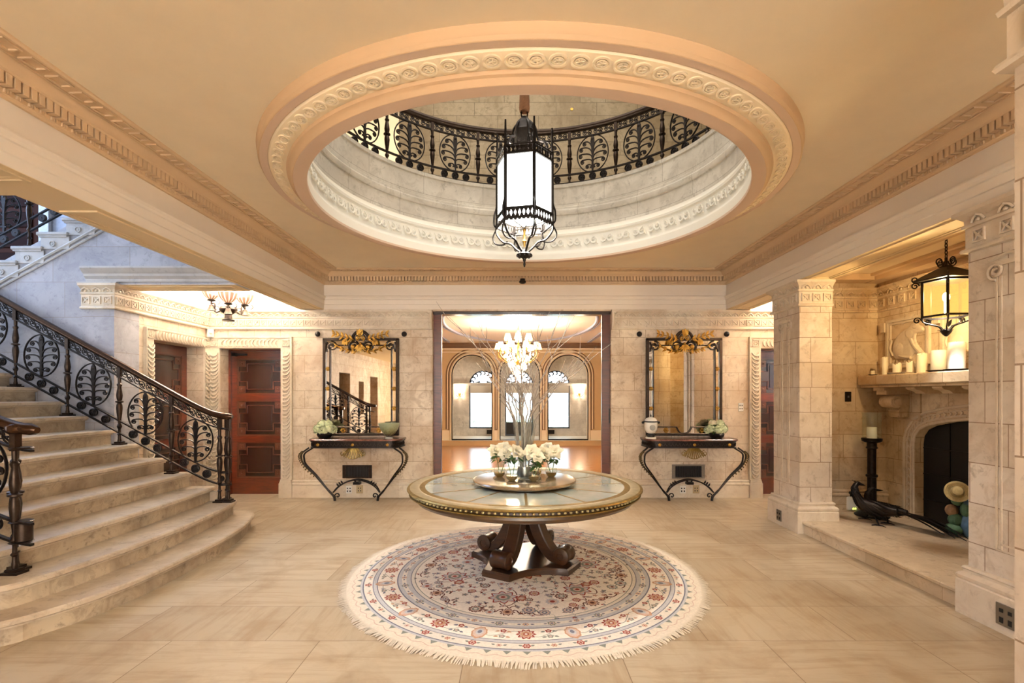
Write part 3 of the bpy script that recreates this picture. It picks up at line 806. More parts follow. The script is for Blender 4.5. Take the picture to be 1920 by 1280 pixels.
# stringer plinth under the alcove end of the steps
b = MB(); b.box(-4.60, -3.45, 5.64, 5.69, 0, RISE*3-.06); b.build('stringer', M['step'], st, smooth=False)

uf = thing('upper_stair_flight', 'upper stone stair flight climbing across the blue-lit wall above the alcove', 'stairs')
b = MB(); b.box(-9, -7.6, 5.70, 7.0, 1.85, RISE*12+.0); b.build('landing', M['step'], uf, smooth=False)
XU20 = -5.85
for k in range(13, 27):
    x = XU20+.297*(k-20); zt = RISE*k; b = MB()
    b.box(x+.03, x+.36, 5.68, 6.95, zt-RISE-.03, zt-.05); b.bbox(x-.01, x+.36, 5.655, 6.95, zt-.04, zt, .01); b.box(x+.01, x+.34, 5.668, 6.95, zt-.056, zt-.04)
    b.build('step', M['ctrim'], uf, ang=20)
    b = MB(); b.T = lambda v, x=x, zt=zt: (x+.17+v[0], 5.68-v[2], zt-.135+v[1])
    b.lathe([(.0, .012), (.012, .012), (.014, .006), (.022, .006), (.026, .014), (.034, .014), (.036, 0)], 16); b.build('rosette', M['ctrim'], uf)
b = MB()
P = [(XU20+.297*(k-20)+.05, 5.69, RISE*k-.30) for k in (12.5, 27)]
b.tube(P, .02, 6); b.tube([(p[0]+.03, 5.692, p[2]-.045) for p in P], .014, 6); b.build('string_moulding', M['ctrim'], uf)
# cornice over the alcove on the stair wall
b = MB(); b.sweep([(BX0-.32, 5.70), (-5.0, 5.70)], [(0, 2.865), (.02, 2.87), (.022, 2.90), (.05, 2.93), (.055, 2.955), (.08, 2.975), (.105, 3.01), (.105, 3.03), (0, 3.035)])
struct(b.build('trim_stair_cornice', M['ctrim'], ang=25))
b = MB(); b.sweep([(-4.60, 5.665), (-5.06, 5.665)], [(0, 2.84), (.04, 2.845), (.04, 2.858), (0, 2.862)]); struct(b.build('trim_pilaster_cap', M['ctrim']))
# panelled door glimpsed behind the upper flight, window of the landing
F, _ = wallmap((-6.78, 6.99), (-7.62, 6.99))
b = MB(); b.T = F; b.box(0, .84, 0, .03, 2.0, 4.9); b.T = None; d6 = struct(b.build('door_6', M['matwood'], smooth=False))
for i in range(9):
    b = MB(); b.T = F; b.bbox(.10, .74, .03, .045, 2.2+.29*i, 2.42+.29*i, .01); b.T = None; b.build('door_panel', M['matpanel'], d6, ang=20)
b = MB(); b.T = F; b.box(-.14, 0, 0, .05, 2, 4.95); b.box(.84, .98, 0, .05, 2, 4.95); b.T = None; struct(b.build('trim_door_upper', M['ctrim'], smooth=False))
b = MB()
for y in (3.9, 4.7, 5.55, 6.36): b.box(-9.05, -9.0, y, y+.05, 3.2, 6.2)
for z in (3.2, 4.2, 5.2, 6.15): b.box(-9.05, -9.0, 3.9, 6.4, z, z+.05)
struct(b.build('window_1', M['white'], smooth=False))

# ------------------------------------------------------------------ railings
MED = {}
def medallion_mesh(a, h, key):
    if key in MED: return MED[key]
    b = MB()
    b.tube([(a*cos(q), 0, h*sin(q)) for q in [2*PI*i/36 for i in range(36)]], .0085, 6, closed=True, flat=(.9, 1.3, (0, 1, 0)))
    ring = b.mesh('medallion', M['iron']); b = MB()
    st = [(-.008, -h), (.008, -h), (.014, -h*.72), (.010, -h*.3), (.012, 0), (.018, h*.35), (.026, h*.62), (.020, h*.84), (0, h*.98), (-.020, h*.84), (-.026, h*.62), (-.018, h*.35), (-.012, 0), (-.010, -h*.3), (-.014, -h*.72)]
    b.prism(st, -.011, .011, lambda u, v, w: (u, w, v))
    b.sphere((0, 0, h*.80), (.024, .018, .035), 8, 5)
    b.box(-.035, .035, -.012, .012, -h*.76, -h*.70)
    for i, ph in enumerate((-64, -32, -6, 20, 48)):
        p = math.radians(ph); rc = .026 if i else .023
        xc, zc = (a-.045)*cos(p), (h-.055)*sin(p)
        for sg in (1, -1):
            s0 = Vector((.008, 0, -h*.62+i*h*.20)); e = Vector((xc, 0, zc+rc))
            if i == 0: s0.z = -h*.75; 
            c1 = Vector((.014, 0, s0.z+(e.z-s0.z)*.75+.01)); c2 = Vector((xc*.55, 0, e.z+.008))
            P = []
            for k in range(8):
                t = k/8; P.append(s0*(1-t)**3+c1*3*t*(1-t)**2+c2*3*t*t*(1-t)+e*t**3)
            P += [Vector((u, 0, v)) for u, v in spiral(xc, zc, rc, rc*.42, PI/2, -1.35, 14)]
            P = [(sg*q.x, 0, q.z) for q in P]
            n = len(P); b.tube(P, [.0105-.0045*j/n for j in range(n)], 5, flat=(.85, 1.1, (0, 1, 0)))
            b.sphere((sg*xc, 0, zc), (.010, .012, .010), 6, 4)
    MED[key] = (ring, b.mesh('palmette', M['iron'])); return MED[key]
def rosette_mesh(r):
    k = ('ros', r)
    if k in MED: return MED[k]
    b = MB(); b.T = lambda v: (v[0], v[2], v[1])
    b.lathe([(r, -.010), (r, .010), (r*.82, .014), (r*.75, .008), (r*.75, -.008), (r*.82, -.014)], 18)
    for j in range(6):
        q = j*PI/3; b.sphere((r*.47*cos(q), r*.47*sin(q), 0), (r*.26, r*.26, .014), 6, 4)
    b.sphere((0, 0, 0), (r*.28, r*.28, .02), 8, 4); b.lathe([(0, -.004), (r*.8, -.004), (r*.8, .004), (0, .004)], 14)
    MED[k] = b.mesh('rosette', M['iron']); return MED[k]
def baluster_mesh(H, key, k=1.0):
    if key in MED: return MED[key]
    b = MB(); P = [(.016, .035), (.020, .05), (.016, .07), (.014, .12), (.024, .135), (.014, .15), (.013, .20), (.020, .215), (.026, .235), (.020, .255), (.013, .27), (.016, .31), (.026, .40), (.031, .47), (.028, .51), (.020, .535), (.040, .545), (.040, .557), (.020, .565), (.026, .585), (.031, .63), (.026, .68), (.018, .74), (.026, .765), (.026, .775), (.016, .79), (.018, .87), (.018, 1.0)]
    b.lathe([(r*k, z*H) for r, z in P], 12); b.box(-.055*k, .055*k, -.045*k, .045*k, 0, .016); b.box(-.036*k, .036*k, -.032*k, .032*k, .016, .036)
    b.box(-.019*k, .019*k, -.019*k, .019*k, .86*H, H)
    MED[key] = b.mesh('baluster', M['bronze'], 30); return MED[key]

def railing(root, path, zb, posts, T, mats=('iron', 'handrail'), ext=(0, 0), med=(.198, .24), key='s', cut=True):
    """path(s) -> (x, y); zb(s) -> base height; posts: list of (s, foot z)"""
    def P(s, t, d=0):
        x, y = path(s); x2, y2 = path(s+.01); n = Vector((-(y2-y), x2-x)).normalized()
        return Vector((x+n.x*d, y+n.y*d, zb(s)+t))
    s0, s1 = posts[0][0]+ext[0], posts[-1][0]+ext[1]; N = max(12, int((s1-s0)/.06)); S = [s0+(s1-s0)*i/N for i in range(N+1)]
    hb, ht = T['hand']; b = MB(); R = []
    m = (hb+ht)/2
    sec = [(-.022, hb), (.022, hb), (.036, hb+.018), (.042, m), (.034, ht-.010), (.014, ht), (-.014, ht), (-.034, ht-.010), (-.042, m), (-.036, hb+.018)]
    for s in S: R.append([P(s, t, d) for d, t in sec])
    for e, ss in ((0, S[0]), (-1, S[-1])):   # rounded ends
        dirn = -1 if e == 0 else 1
        c = [P(ss+dirn*.035, m+(t-m)*.55, d*.55) for d, t in sec]
        R = [c]+R if e == 0 else R+[c]
    b.rings(R); b.build('handrail', M[mats[1]], root, ang=60)
    for nm, t, w, h in (('upper_rail', T['up'], .015, .007), ('lower_rail', T['low'], .014, .008), ('bottom_rail', T['bot'], .014, .008)):
        b = MB(); b.rings([[P(s, t+v, d) for d, v in ((-w, -h), (w, -h), (w, h), (-w, h))] for s in S]); b.build(nm, M[mats[0]], root, ang=60)
    for s, fz in posts:
        x, y = path(s); H = zb(s)+T['hand'][0]-fz+.004
        kk = (key, round(H, 3)); place(baluster_mesh(H, kk), 'baluster', root, (x, y, fz), math.atan2(path(s+.01)[1]-y, path(s+.01)[0]-x))
    mm = medallion_mesh(med[0], med[1], ('m', med)); rr = rosette_mesh(T['ros'])
    for (a, _), (c, _) in zip(posts, posts[1:]):
        if c-a < .3: continue
        mid = (a+c)/2; x, y = path(mid); ang = math.atan2(path(mid+.01)[1]-y, path(mid+.01)[0]-x)
        md = place(mm[0], 'medallion', root, P(mid, T['med']), ang); place(mm[1], 'palmette', md)
        for k in (-1, 0, 1):
            s = mid+k*(c-a)*.235; x, y = path(s); place(rr, 'rosette', root, P(s, (T['low']+T['bot'])/2), math.atan2(path(s+.01)[1]-y, path(s+.01)[0]-x))
        b = MB(); lo, hi = T['up']+.007, T['hand'][0]; mz = (lo+hi)/2; rr_ = (hi-lo)*.43; n = 4; w = (c-a-.04)/n
        for k in range(n):
            u0 = a+.02+w*k; sp = []
            A = spiral(u0+w*.24, mz, rr_*.3, rr_, PI*.1, -1.4, 14); B = [(2*(u0+w*.5)-u, 2*mz-v) for u, v in A][::-1]
            pts = [P(u, v) for u, v in A]+[P(u0+w*.5, mz)]+[P(u, v) for u, v in B]
            b.tube(pts, .0062, 4)
            for cu in (u0+w*.24, u0+w*.76): b.sphere(P(cu, mz), .009, 6, 4)
        b.build('scroll_band', M[mats[0]], root, ang=60)
    return P
TS = dict(hand=(.885, .955), up=.775, low=.275, bot=.135, med=.525, ros=.047)
def zb_far(s):   # s runs from the bottom newel up the stairs
    x = -s; a = .656+.553*(-3.92-x); f = .378
    return f+(math.log1p(math.exp((a-f)/.05))*.05 if (a-f) < 2 else a-f)
far = thing('stair_railing', 'long black wrought iron stair railing with oval palmette medallions along the alcove side', 'railing')
YR = 5.565
pf = [(3.37, RISE*2)]+[(3.92+.5925*i, RISE*(4+2*i)) for i in range(5)]
railing(far, lambda s: (-s, YR), zb_far, pf, TS, ext=(-.11, .15))
for (x, y) in ((-3.335, 5.645), (-3.275, 5.575)):
    H = zb_far(-x)+TS['hand'][0]-RISE*2; place(baluster_mesh(H, ('s', round(H, 3))), 'baluster', far, (x, y, RISE*2))
b = MB()
c = [(-3.335+.075*cos(q), 5.60+.06*sin(q)) for q in [2*PI*i/16 for i in range(16)]]
zt = zb_far(3.3)
b.rings([[(x, y, zt+t) for x, y in c] for t in (.885, .90, .94, .955)]); b.build('scroll_end', M['handrail'], far)
for nm, t in (('end_ring', .775), ('end_ring', .275), ('end_ring', .135)):
    b = MB(); b.tube([(-3.33+.062*cos(q), 5.60+.05*sin(q), zt+t) for q in [2*PI*i/16 for i in range(16)]], .011, 4, closed=True); b.build(nm, M['iron'], far)
place(rosette_mesh(.036), 'rosette', far, (-3.36, 5.575, zt+.205))

near = thing('stair_railing', 'near side stair railing ending in a polished bronze scroll over a stout newel', 'railing')
YN = 3.33
pn = [(3.415, RISE*2)]+[(3.92+.5925*i, RISE*(4+2*i)) for i in range(3)]
railing(near, lambda s: (-s, YN), zb_far, pn, TS, ext=(-.12, .1))
for (x, y) in ((-3.47, 3.39),):
    H = zb_far(-x)+TS['hand'][0]-RISE*2; place(baluster_mesh(H, ('n', round(H, 3)), 1.15), 'baluster', near, (x, y, RISE*2))
b = MB(); zt = zb_far(3.35); c = [(-3.40+.085*cos(q), YN+.02+.07*sin(q)) for q in [2*PI*i/18 for i in range(18)]]
b.rings([[(-3.40+(x+3.40)*k, YN+.02+(y-YN-.02)*k, zt+t) for x, y in c] for t, k in ((.885, .8), (.905, 1), (.935, 1), (.955, .75))]); b.build('scroll_end', M['handrail'], near, ang=60)
for t0, t1 in ((.775, .79), (.135, .145), (.275, .285)):
    b = MB(); b.lathe([(.0, t0), (.062, t0), (.068, (t0+t1)/2), (.062, t1), (0, t1)], 16, (-3.40, YN+.03, zt)); b.build('end_plate', M['bronze'], near)
b = MB(); b.lathe([(.05, .15), (.05, .27)], 14, (-3.385, YN+.03, zt)); b.build('end_drum', M['bronze'], near)

up = thing('stair_railing', 'railing of the upper stair flight in front of the dark wood door', 'railing')
railing(up, lambda s: (s, 5.78), lambda s: RISE*20+.02+.552*(s-XU20), [(-6.95, RISE*16), (-6.35, RISE*18), (-5.755, RISE*20), (-5.16, RISE*22), (-4.57, RISE*24)], TS)

# balcony railing round the oval well
bal = thing('balcony_railing', 'curved black iron balcony railing round the oval well above', 'railing')
RX, RY = R0[0]+.25, R0[1]+.24
tab = []; s = 0; pv = None
for i in range(721):
    th = -PI*.35+PI*1.7*i/720; p = (R1C[0]+RX*cos(th), R1C[1]+RY*sin(th))
    if pv: s += math.hypot(p[0]-pv[0], p[1]-pv[1])
    tab.append((s, p)); pv = p
SM = min(tab, key=lambda e: abs(e[1][0]-R1C[0])-(10 if e[1][1] > R1C[1] else 0))[0]
def bpath(s):
    s = s+SM
    lo, hi = 0, len(tab)-1
    s = min(max(s, tab[0][0]), tab[-1][0]-1e-6)
    while hi-lo > 1:
        m = (lo+hi)//2
        if tab[m][0] <= s: lo = m
        else: hi = m
    k = (s-tab[lo][0])/(tab[hi][0]-tab[lo][0]); a, c = tab[lo][1], tab[hi][1]
    return (a[0]+(c[0]-a[0])*k, a[1]+(c[1]-a[1])*k)
TB = dict(hand=(.76, .83), up=.675, low=.215, bot=.105, med=.445, ros=.045)
railing(bal, bpath, lambda s: ZU+.01, [(.598*i, ZU+.0) for i in range(-7, 8)], TB, mats=('iron', 'bronze'), med=(.20, .235), key='b')
# ------------------------------------------------------------------ hall lantern
LX, LY = .085, 4.52
lan = thing('hall_lantern', 'large hexagonal iron lantern with glowing white panes hanging in the oval well', 'lantern', (LX, LY, 0))
LR = .267; A0 = -PI/2-math.radians(-18.4)     # nearest corner a little to the side
hexp = lambda r, z, k: Vector((r*cos(A0+k*PI/3), r*sin(A0+k*PI/3), z))
ZG0, ZG1 = 3.19, 3.69
pane = NT('lantern_milk_glass'); pane.b.inputs['Base Color'].default_value = lin('F4F6F0'); pane.b.inputs['Roughness'].default_value = .25
tcn = pane.node('ShaderNodeNewGeometry'); sx = pane.node('ShaderNodeSeparateXYZ'); pane.link(tcn.outputs['Position'], sx.inputs[0])
pane.b.inputs['Emission Color'].default_value = lin('FBFFF8'); pane.b.inputs['Emission Strength'].default_value = 2.6
pane = pane.m
for k in range(6):
    a, c = hexp(LR*.965, 0, k), hexp(LR*.965, 0, k+1); n = ((a+c)/2).normalized()
    b = MB(); q = a+(c-a)*.06; r = a+(c-a)*.94
    b.add([q+Vector((0, 0, ZG0)), r+Vector((0, 0, ZG0)), r+Vector((0, 0, ZG1)), q+Vector((0, 0, ZG1)), q*.975+Vector((0, 0, ZG0)), r*.975+Vector((0, 0, ZG0)), r*.975+Vector((0, 0, ZG1)), q*.975+Vector((0, 0, ZG1))],
          [(0, 1, 2, 3), (7, 6, 5, 4), (0, 3, 7, 4), (1, 5, 6, 2), (0, 4, 5, 1), (3, 2, 6, 7)])
    b.build('glass_pane', pane, lan, smooth=False)
    b = MB(); b.tube([a+Vector((0, 0, ZG0-.06)), a+Vector((0, 0, ZG1+.07))], .017, 6); b.tube([a+Vector((0, 0, ZG1)), a+Vector((0, 0, ZG1+.30))], [.017, .009], 6)
    b.tube(cr([a*1.02+Vector((0, 0, 3.36)), a*1.04+Vector((0, 0, 3.29)), a*1.11+Vector((0, 0, 3.23)), a*1.12+Vector((0, 0, 3.15)), a*1.06+Vector((0, 0, 3.12))], 4), .009, 5)
    b.build('corner_post', M['iron'], lan)
for nm, z0, z1, r in (('upper_band', ZG1-.005, ZG1+.065, LR), ('lower_band', ZG0-.075, ZG0+.012, LR)):
    b = MB()
    for k in range(6):
        a, c = hexp(r, 0, k), hexp(r, 0, k+1); N = 7
        for (zz, h) in ((z0, .008), (z1, .008)): b.tube([a+Vector((0, 0, zz)), c+Vector((0, 0, zz))], .011, 4)
        P = lambda u, z: a+(c-a)*u+Vector((0, 0, z))
        zm = (z0+z1)/2; hz = (z1-z0)/2; hu = .5/N
        # pierced strip: lozenge holes
        for i in range(N):
            u = (i+.5)/N
            q = (P(u-hu, z0), P(u, z0), P(u+hu, z0), P(u+hu, zm), P(u+hu, z1), P(u, z1), P(u-hu, z1), P(u-hu, zm))
            d = (P(u, zm-hz*.66), P(u+hu*.62, zm), P(u, zm+hz*.66), P(u-hu*.62, zm))
            b.add(list(q)+list(d), [(0, 1, 8, 11), (1, 2, 3, 9), (1, 9, 8), (3, 4, 5, 10), (3, 10, 9), (5, 6, 7, 11), (5, 11, 10), (7, 0, 11)])
            if nm == 'lower_band': b.add([P(u-hu, z0), P(u+hu, z0), P(u+hu*.6, z0-.022), P(u-hu*.6, z0-.022)], [(0, 1, 2, 3)])
    b.build(nm, M['iron'], lan, smooth=False)
b = MB()
for k in range(6):
    a = hexp(1, 0, k); c = hexp(1, 0, k+1)
    b.tube(cr([a*LR+Vector((0, 0, ZG0-.07)), a*LR*.98+Vector((0, 0, 3.05)), a*.20+Vector((0, 0, 2.975)), a*.13+Vector((0, 0, 2.955)), a*.085+Vector((0, 0, 2.91)), a*.03+Vector((0, 0, 2.865))], 5), .010, 5)
    b.tube(cr([a*LR+Vector((0, 0, 3.10)), a*.30+Vector((0, 0, 3.02)), a*.27+Vector((0, 0, 2.96)), a*.20+Vector((0, 0, 2.95)), a*.16+Vector((0, 0, 2.98))], 4), .007, 5)
    b.tube([a*LR+Vector((0, 0, ZG0-.03)), Vector((0, 0, ZG0-.10))], .006, 4)
b.build('bottom_cage', M['iron'], lan)
b = MB(); b.lathe([(0, 2.73), (.006, 2.735), (.012, 2.76), (.007, 2.78), (.013, 2.79), (.016, 2.81), (.05, 2.83), (.075, 2.845), (.06, 2.86), (.03, 2.875), (.02, 2.89), (0, 2.90)], 14)
for j in range(8): q = j*PI/4; b.sphere((.06*cos(q), .06*sin(q), 2.838), .016, 6, 4)
b.build('finial', M['iron'], lan)
b = MB(); b.lathe([(0, 2.92), (.008, 2.92), (.012, 2.95), (.02, 2.97), (.012, 2.99), (.009, 3.05), (.014, 3.07), (.02, 3.08), (0, 3.09)], 12); b.build('drop_rod', M['brass'], lan)
b = MB()
for k in range(6):
    a = hexp(1, 0, k)
    b.tube(cr([a*LR*.9+Vector((0, 0, ZG1+.06)), a*.19+Vector((0, 0, 3.86)), a*.13+Vector((0, 0, 3.90)), a*.10+Vector((0, 0, 4.02)), a*.05+Vector((0, 0, 4.08))], 5), .011, 5)
    b.tube([a*.10+Vector((0, 0, 3.76)), a*.10+Vector((0, 0, 4.0))], .012, 5)
    b.tube([Vector((u*cos(A0+k*PI/3), u*sin(A0+k*PI/3), v)) for u, v in spiral(.20, 3.83, .045, .012, 0, 1.3)], .006, 4)
b.lathe([(.0, 3.75), (.13, 3.755), (.13, 3.78), (.11, 3.79), (.11, 3.98), (.09, 4.0), (.085, 4.05), (.05, 4.09), (.03, 4.12), (0, 4.13)], 6, a0=A0)
b.build('crown', M['iron'], lan)
b = MB(); b.tube([(0.03*cos(q), 0, 4.15+.045*sin(q)) for q in [2*PI*i/14 for i in range(14)]], .008, 5, closed=True); b.build('hanging_ring', M['bronze'], lan)
b = MB(); b.lathe([(0, 4.17), (.045, 4.17), (.05, 4.20), (.042, 4.36), (.034, 4.44), (.038, 4.445), (.04, 4.47), (.036, 4.50), (.02, 4.51), (.017, 4.52), (.017, 7.0), (0, 7.0)], 14)
b.build('cord_sleeve', simple('tan_cord_sleeve', '8E6242', .8, var=.15, vscale=60), lan)

sn = MB(); sn.lathe([(0, 3.235), (.035, 3.235), (.035, 3.215), (.05, 3.20), (.05, 3.18), (.03, 3.165), (0, 3.16)], 14)
o = sn.build('ceiling_sensor', M['dark']); o.location = (.11, 7.30, .055); tag(o, 'small dark sensor fixed under the cornice above the salon doorway', 'sensor')

# ------------------------------------------------------------------ round table
TX, TY, TZ = .085, 4.5, .73
tb = thing('round_table', 'round pedestal table with mirrored top panels and gilt beaded edge on the rug', 'table', (TX, TY, 0))
TR = 1.06
b = MB(); b.lathe([(0, .60), (.93, .60), (.97, .615), (.99, .64), (.985, .66), (1.0, .665), (1.0, .69), (0, .69)], 96); b.build('apron', wood('apron_wood', '3A2713', '5F4322', (3, 3, 9), .4, .25), tb, ang=30)
M['rimtop'] = simple('silvered_rim', 'A89A7A', .35, .45, var=.2, vscale=18)
b = MB(); b.cur = 2; b.lathe([(.9, .668), (1.02, .668), (1.04, .673), (1.042, .682), (1.02, .686), (.9, .686)], 120, loop=True); b.cur = 1; b.lathe([(.9, .685), (1.018, .685), (1.018, .708), (.9, .708)], 120, loop=True); b.cur = 2; b.lathe([(.9, .706), (1.03, .706), (1.052, .712), (1.06, .72), (1.054, .729), (1.035, .732), (.9, .732)], 120, loop=True); b.cur = 0; b.lathe([(.94, .70), (1.037, .73), (1.03, .7345), (.97, .7345), (.95, .732), (.944, .728)], 120, loop=True); b.build('rim', [M['rimtop'], M['walnut'], M['goldd']], tb, ang=40)
b = MB()
for i in range(140):
    q = 2*PI*i/140; b.sphere((1.027*cos(q), 1.027*sin(q), .6965), (.0135, .0135, .0095), 6, 4)
b.build('bead_moulding', simple('pale_gilt_bead', 'C9B98A', .35, .6), tb)
tg = NT('table_silvered_glass'); tg.b.inputs['Metallic'].default_value = .5; tg.b.inputs['Roughness'].default_value = .06
tn = tg.noise(tg.node('ShaderNodeNewGeometry').outputs['Position'], 5, 6, .65, .4)
tg.link(tg.ramp(tn, [(.35, lin('C3CCBF')), (.65, lin('DDE2D6'))]), tg.b.inputs['Base Color'])
tg.link(tg.math('ADD', tg.math('MULTIPLY', tn, .10), .03), tg.b.inputs['Roughness'])
ns = 12
for i in range(ns):
    a0 = 2*PI*i/ns-PI/2; a1 = a0+2*PI/ns; g = .022
    b = MB(); r0, r1 = .43, .945; vs = []; n = 10; fs = []
    for j in range(n+1):
        for r in (r0, r1):
            d = g/2/r; a = a0+d+(a1-a0-2*d)*j/n; vs.append((r*cos(a), r*sin(a), .7305))
    for j in range(n): fs.append((2*j, 2*j+1, 2*j+3, 2*j+2))
    b.add(vs, fs); b.build('top_panel', tg.m, tb, smooth=False)
b = MB(); b.lathe([(0, .688), (.95, .688), (.95, .727), (0, .727)], 96)
for i in range(ns):
    a = 2*PI*i/ns-PI/2; d = Vector((cos(a), sin(a), 0)); n = Vector((-sin(a), cos(a), 0))
    for k in (-.007, 0, .007): b.tube([d*.42+n*k+Vector((0, 0, .7285)), d*.95+n*k+Vector((0, 0, .7285))], .0042, 4)
b.build('top_framing', M['goldd'], tb, ang=30)
# pedestal: four scroll legs on a concave base
LA = [math.radians(v) for v in (-120, -30, 60, 150)]
def legpath():
    P = cr([(.10, .62), (.105, .50), (.13, .38), (.19, .25), (.27, .15), (.35, .115), (.41, .13)], 6)
    return [(p.x, p.y) for p in P]
for a in LA:
    b = MB(); d = Vector((cos(a), sin(a), 0)); n = Vector((-sin(a), cos(a), 0))
    F = lambda r, z, w: d*r+n*w+Vector((0, 0, z))
    P = legpath(); R = []
    for i, (r, z) in enumerate(P):
        r2, z2 = P[min(i+1, len(P)-1)]; r1, z1 = P[max(i-1, 0)]; t = Vector((r2-r1, z2-z1)).normalized(); nn = Vector((-t.y, t.x))
        h = .052-.012*i/len(P)+.006*sin(PI*i/len(P)); w = .058+.012*i/len(P)
        R.append([F(r+nn.x*h*s_, z+nn.y*h*s_, w*q) for s_, q in ((1, -.85), (1, .85), (.8, 1), (-.8, 1), (-1, .85), (-1, -.85), (-.8, -1), (.8, -1))])
    b.rings(R)
    b.T = lambda v: F(.40+v[0], .145+v[1], v[2])
    b.lathe([(0, -.082), (.030, -.082), (.034, -.090), (.05, -.088), (.072, -.080), (.076, -.07), (.070, -.03), (.068, 0), (.070, .03), (.076, .07), (.072, .080), (.05, .088), (.034, .090), (.030, .082), (0, .082)], 20)
    b.T = None
    b.build('leg', M['walnut'], tb, ang=35)
b = MB(); out = []
for i, a in enumerate(LA):
    d = Vector((cos(a), sin(a))); n = Vector((-sin(a), cos(a)))
    for k in (-1, 1): p = d*.50+n*.135*k; out.append((p.x, p.y))
    a2 = a+PI/4; p0 = Vector(out[-1]); nx = LA[(i+1) % 4]; p1 = Vector((cos(nx), sin(nx)))*.50-Vector((-sin(nx), cos(nx)))*.135
    c = Vector((cos(a2), sin(a2)))*.27
    for k in range(1, 10):
        t = k/10; q = p0*(1-t)**2+c*2*t*(1-t)+p1*t*t; out.append((q.x, q.y))
ctr = lambda s_: [(x*s_, y*s_) for x, y in out]
b.rings([[(x, y, z) for x, y in ctr(k)] for k, z in ((1, .0125), (1, .055), (.975, .066), (.975, .07))]); b.build('base', M['walnut'], tb, ang=30)
b = MB(); b.lathe([(0, .56), (.16, .56), (.2, .59), (.3, .602), (0, .602)], 24); b.tube([(-.15, 0, .44), (.15, 0, .44)], .018, 8); b.tube([(0, -.15, .44), (0, .15, .44)], .018, 8); b.build('stretcher', M['walnut'], tb)

# revolving tray
TT = .7345
tr = thing('revolving_tray', 'round wooden revolving tray in the middle of the table', 'tray', (TX, TY, TT))
b = MB(); b.lathe([(0, 0), (.40, 0), (.40, .012), (.455, .014), (.47, .022), (.475, .034), (.47, .046), (.45, .05), (0, .05)], 72); b.build('plate', wood('tray_wood', '5A4632', '8A7150', (5, 5, 5), .22, .7), tr, ang=35)
b = MB(); b.lathe([(.0, .0502), (.29, .0502), (.29, .053), (.275, .0535), (0, .0535)], 60); b.build('centre_glass', simple('tray_centre', '9A8D78', .08, .5), tr)
ZT = TT+.0535

# ------------------------------------------------------------------ vases and roses
def bud_vase(loc, label):
    t = thing('bud_vase', label, 'vase', loc, 0, 'round glass bud vases on the tray')
    b = MB(); b.lathe([(.026, .0), (.05, .02), (.056, .05), (.05, .085), (.034, .105), (.036, .125), (.042, .135)], 18, open_top=True); b.build('glass_body', M['glass'], t)
    b = MB(); b.lathe([(0, 0.001), (.026, .001), (.045, .022), (.05, .045), (.0, .045)], 16); b.build('gilt_base', M['glassgold'], t)
    return t
def rose(base, tip, r, label, seed):
    rnd = random.Random(seed); base = Vector(base); tip = Vector(tip)
    t = thing('rose', label, 'flower', base, 0, 'ivory roses in the bud vases'); v = tip-base
    b = MB(); b.tube(cr([(0, 0, 0), v*.5+Vector((.004, .003, 0)), v], 4), .0035, 5); b.build('stem', M['green'], t)
    b = MB()
    ax = Vector((rnd.uniform(-.5, .5), -.75+rnd.uniform(-.2, .2), .7)).normalized(); u = ax.cross(Vector((1, 0, .1))).normalized(); w = ax.cross(u)
    for ring, (nn, L, tilt, W) in enumerate(((3, .5, .15, .55), (4, .75, .5, .8), (5, .95, 1.0, .95), (6, 1.1, 1.45, 1.0))):
        for j in range(nn):
            q = 2*PI*j/nn+ring*.5+rnd.uniform(-.15, .15); o = u*cos(q)+w*sin(q); d = ax*cos(tilt)+o*sin(tilt)
            b.leaf(v+o*r*.08*ring, d, ax*1.0-o*.15, r*L, r*W, .42 if ring < 3 else .22, 5)
    b.sphere(v+ax*r*.2, r*.2, 8, 5)
    b.build('bloom', M['petal'], t, ang=70)
    b = MB()
    for j in range(16):
        q = rnd.uniform(0, 6.3); d = Vector((cos(q), sin(q), rnd.uniform(-.7, .05))); b.leaf(v*rnd.uniform(.6, .95), d, (0, 0, 1), rnd.uniform(.055, .095), .042, .12)
    b.build('leaf', M['green'], t, ang=70)
VS = [((-.146, 4.53), 'glass bud vase with gilt base standing on the stair side of the tray'),
      ((-.03, 4.33), 'glass bud vase with gilt base in front, stair side of the tall vase'),
      ((.165, 4.32), 'glass bud vase with gilt base in front, fireplace side of the tall vase'),
      ((.335, 4.54), 'glass bud vase with gilt base at the fireplace edge of the tray'),
      ((.20, 4.63), 'glass bud vase with gilt base behind the tall vase')]
for (x, y), lb in VS: bud_vase((x, y, ZT), lb)
RS = [((-.146, 4.53), at(929, 847, 4.50), 'ivory rose leaning outward from the vase on the stair side'), ((-.140, 4.525), at(950, 850, 4.40), 'wide open ivory rose above the vase on the stair side'),
      ((-.03, 4.33), at(968, 848, 4.30), 'ivory rose just beside the branches, stair side'), ((-.025, 4.34), at(944, 842, 4.55), 'half hidden ivory rose behind the wide open one'),
      ((.165, 4.32), at(997, 848, 4.28), 'ivory rose just beside the branches, fireplace side'), ((.17, 4.325), at(1008, 857, 4.22), 'low ivory rose drooping over the front vase, fireplace side'),
      ((.335, 4.54), at(1020, 851, 4.45), 'wide open ivory rose above the vase at the fireplace edge'), ((.34, 4.545), at(1040, 848, 4.52), 'ivory rose leaning outward at the fireplace edge of the tray'),
      ((.20, 4.63), at(1026, 842, 4.68), 'ivory rose at the back of the tray, fireplace side')]
for i, ((x, y), tip, lb) in enumerate(RS): rose((x, y, ZT+.012), tip, .068 if i != 5 else .055, lb, i)

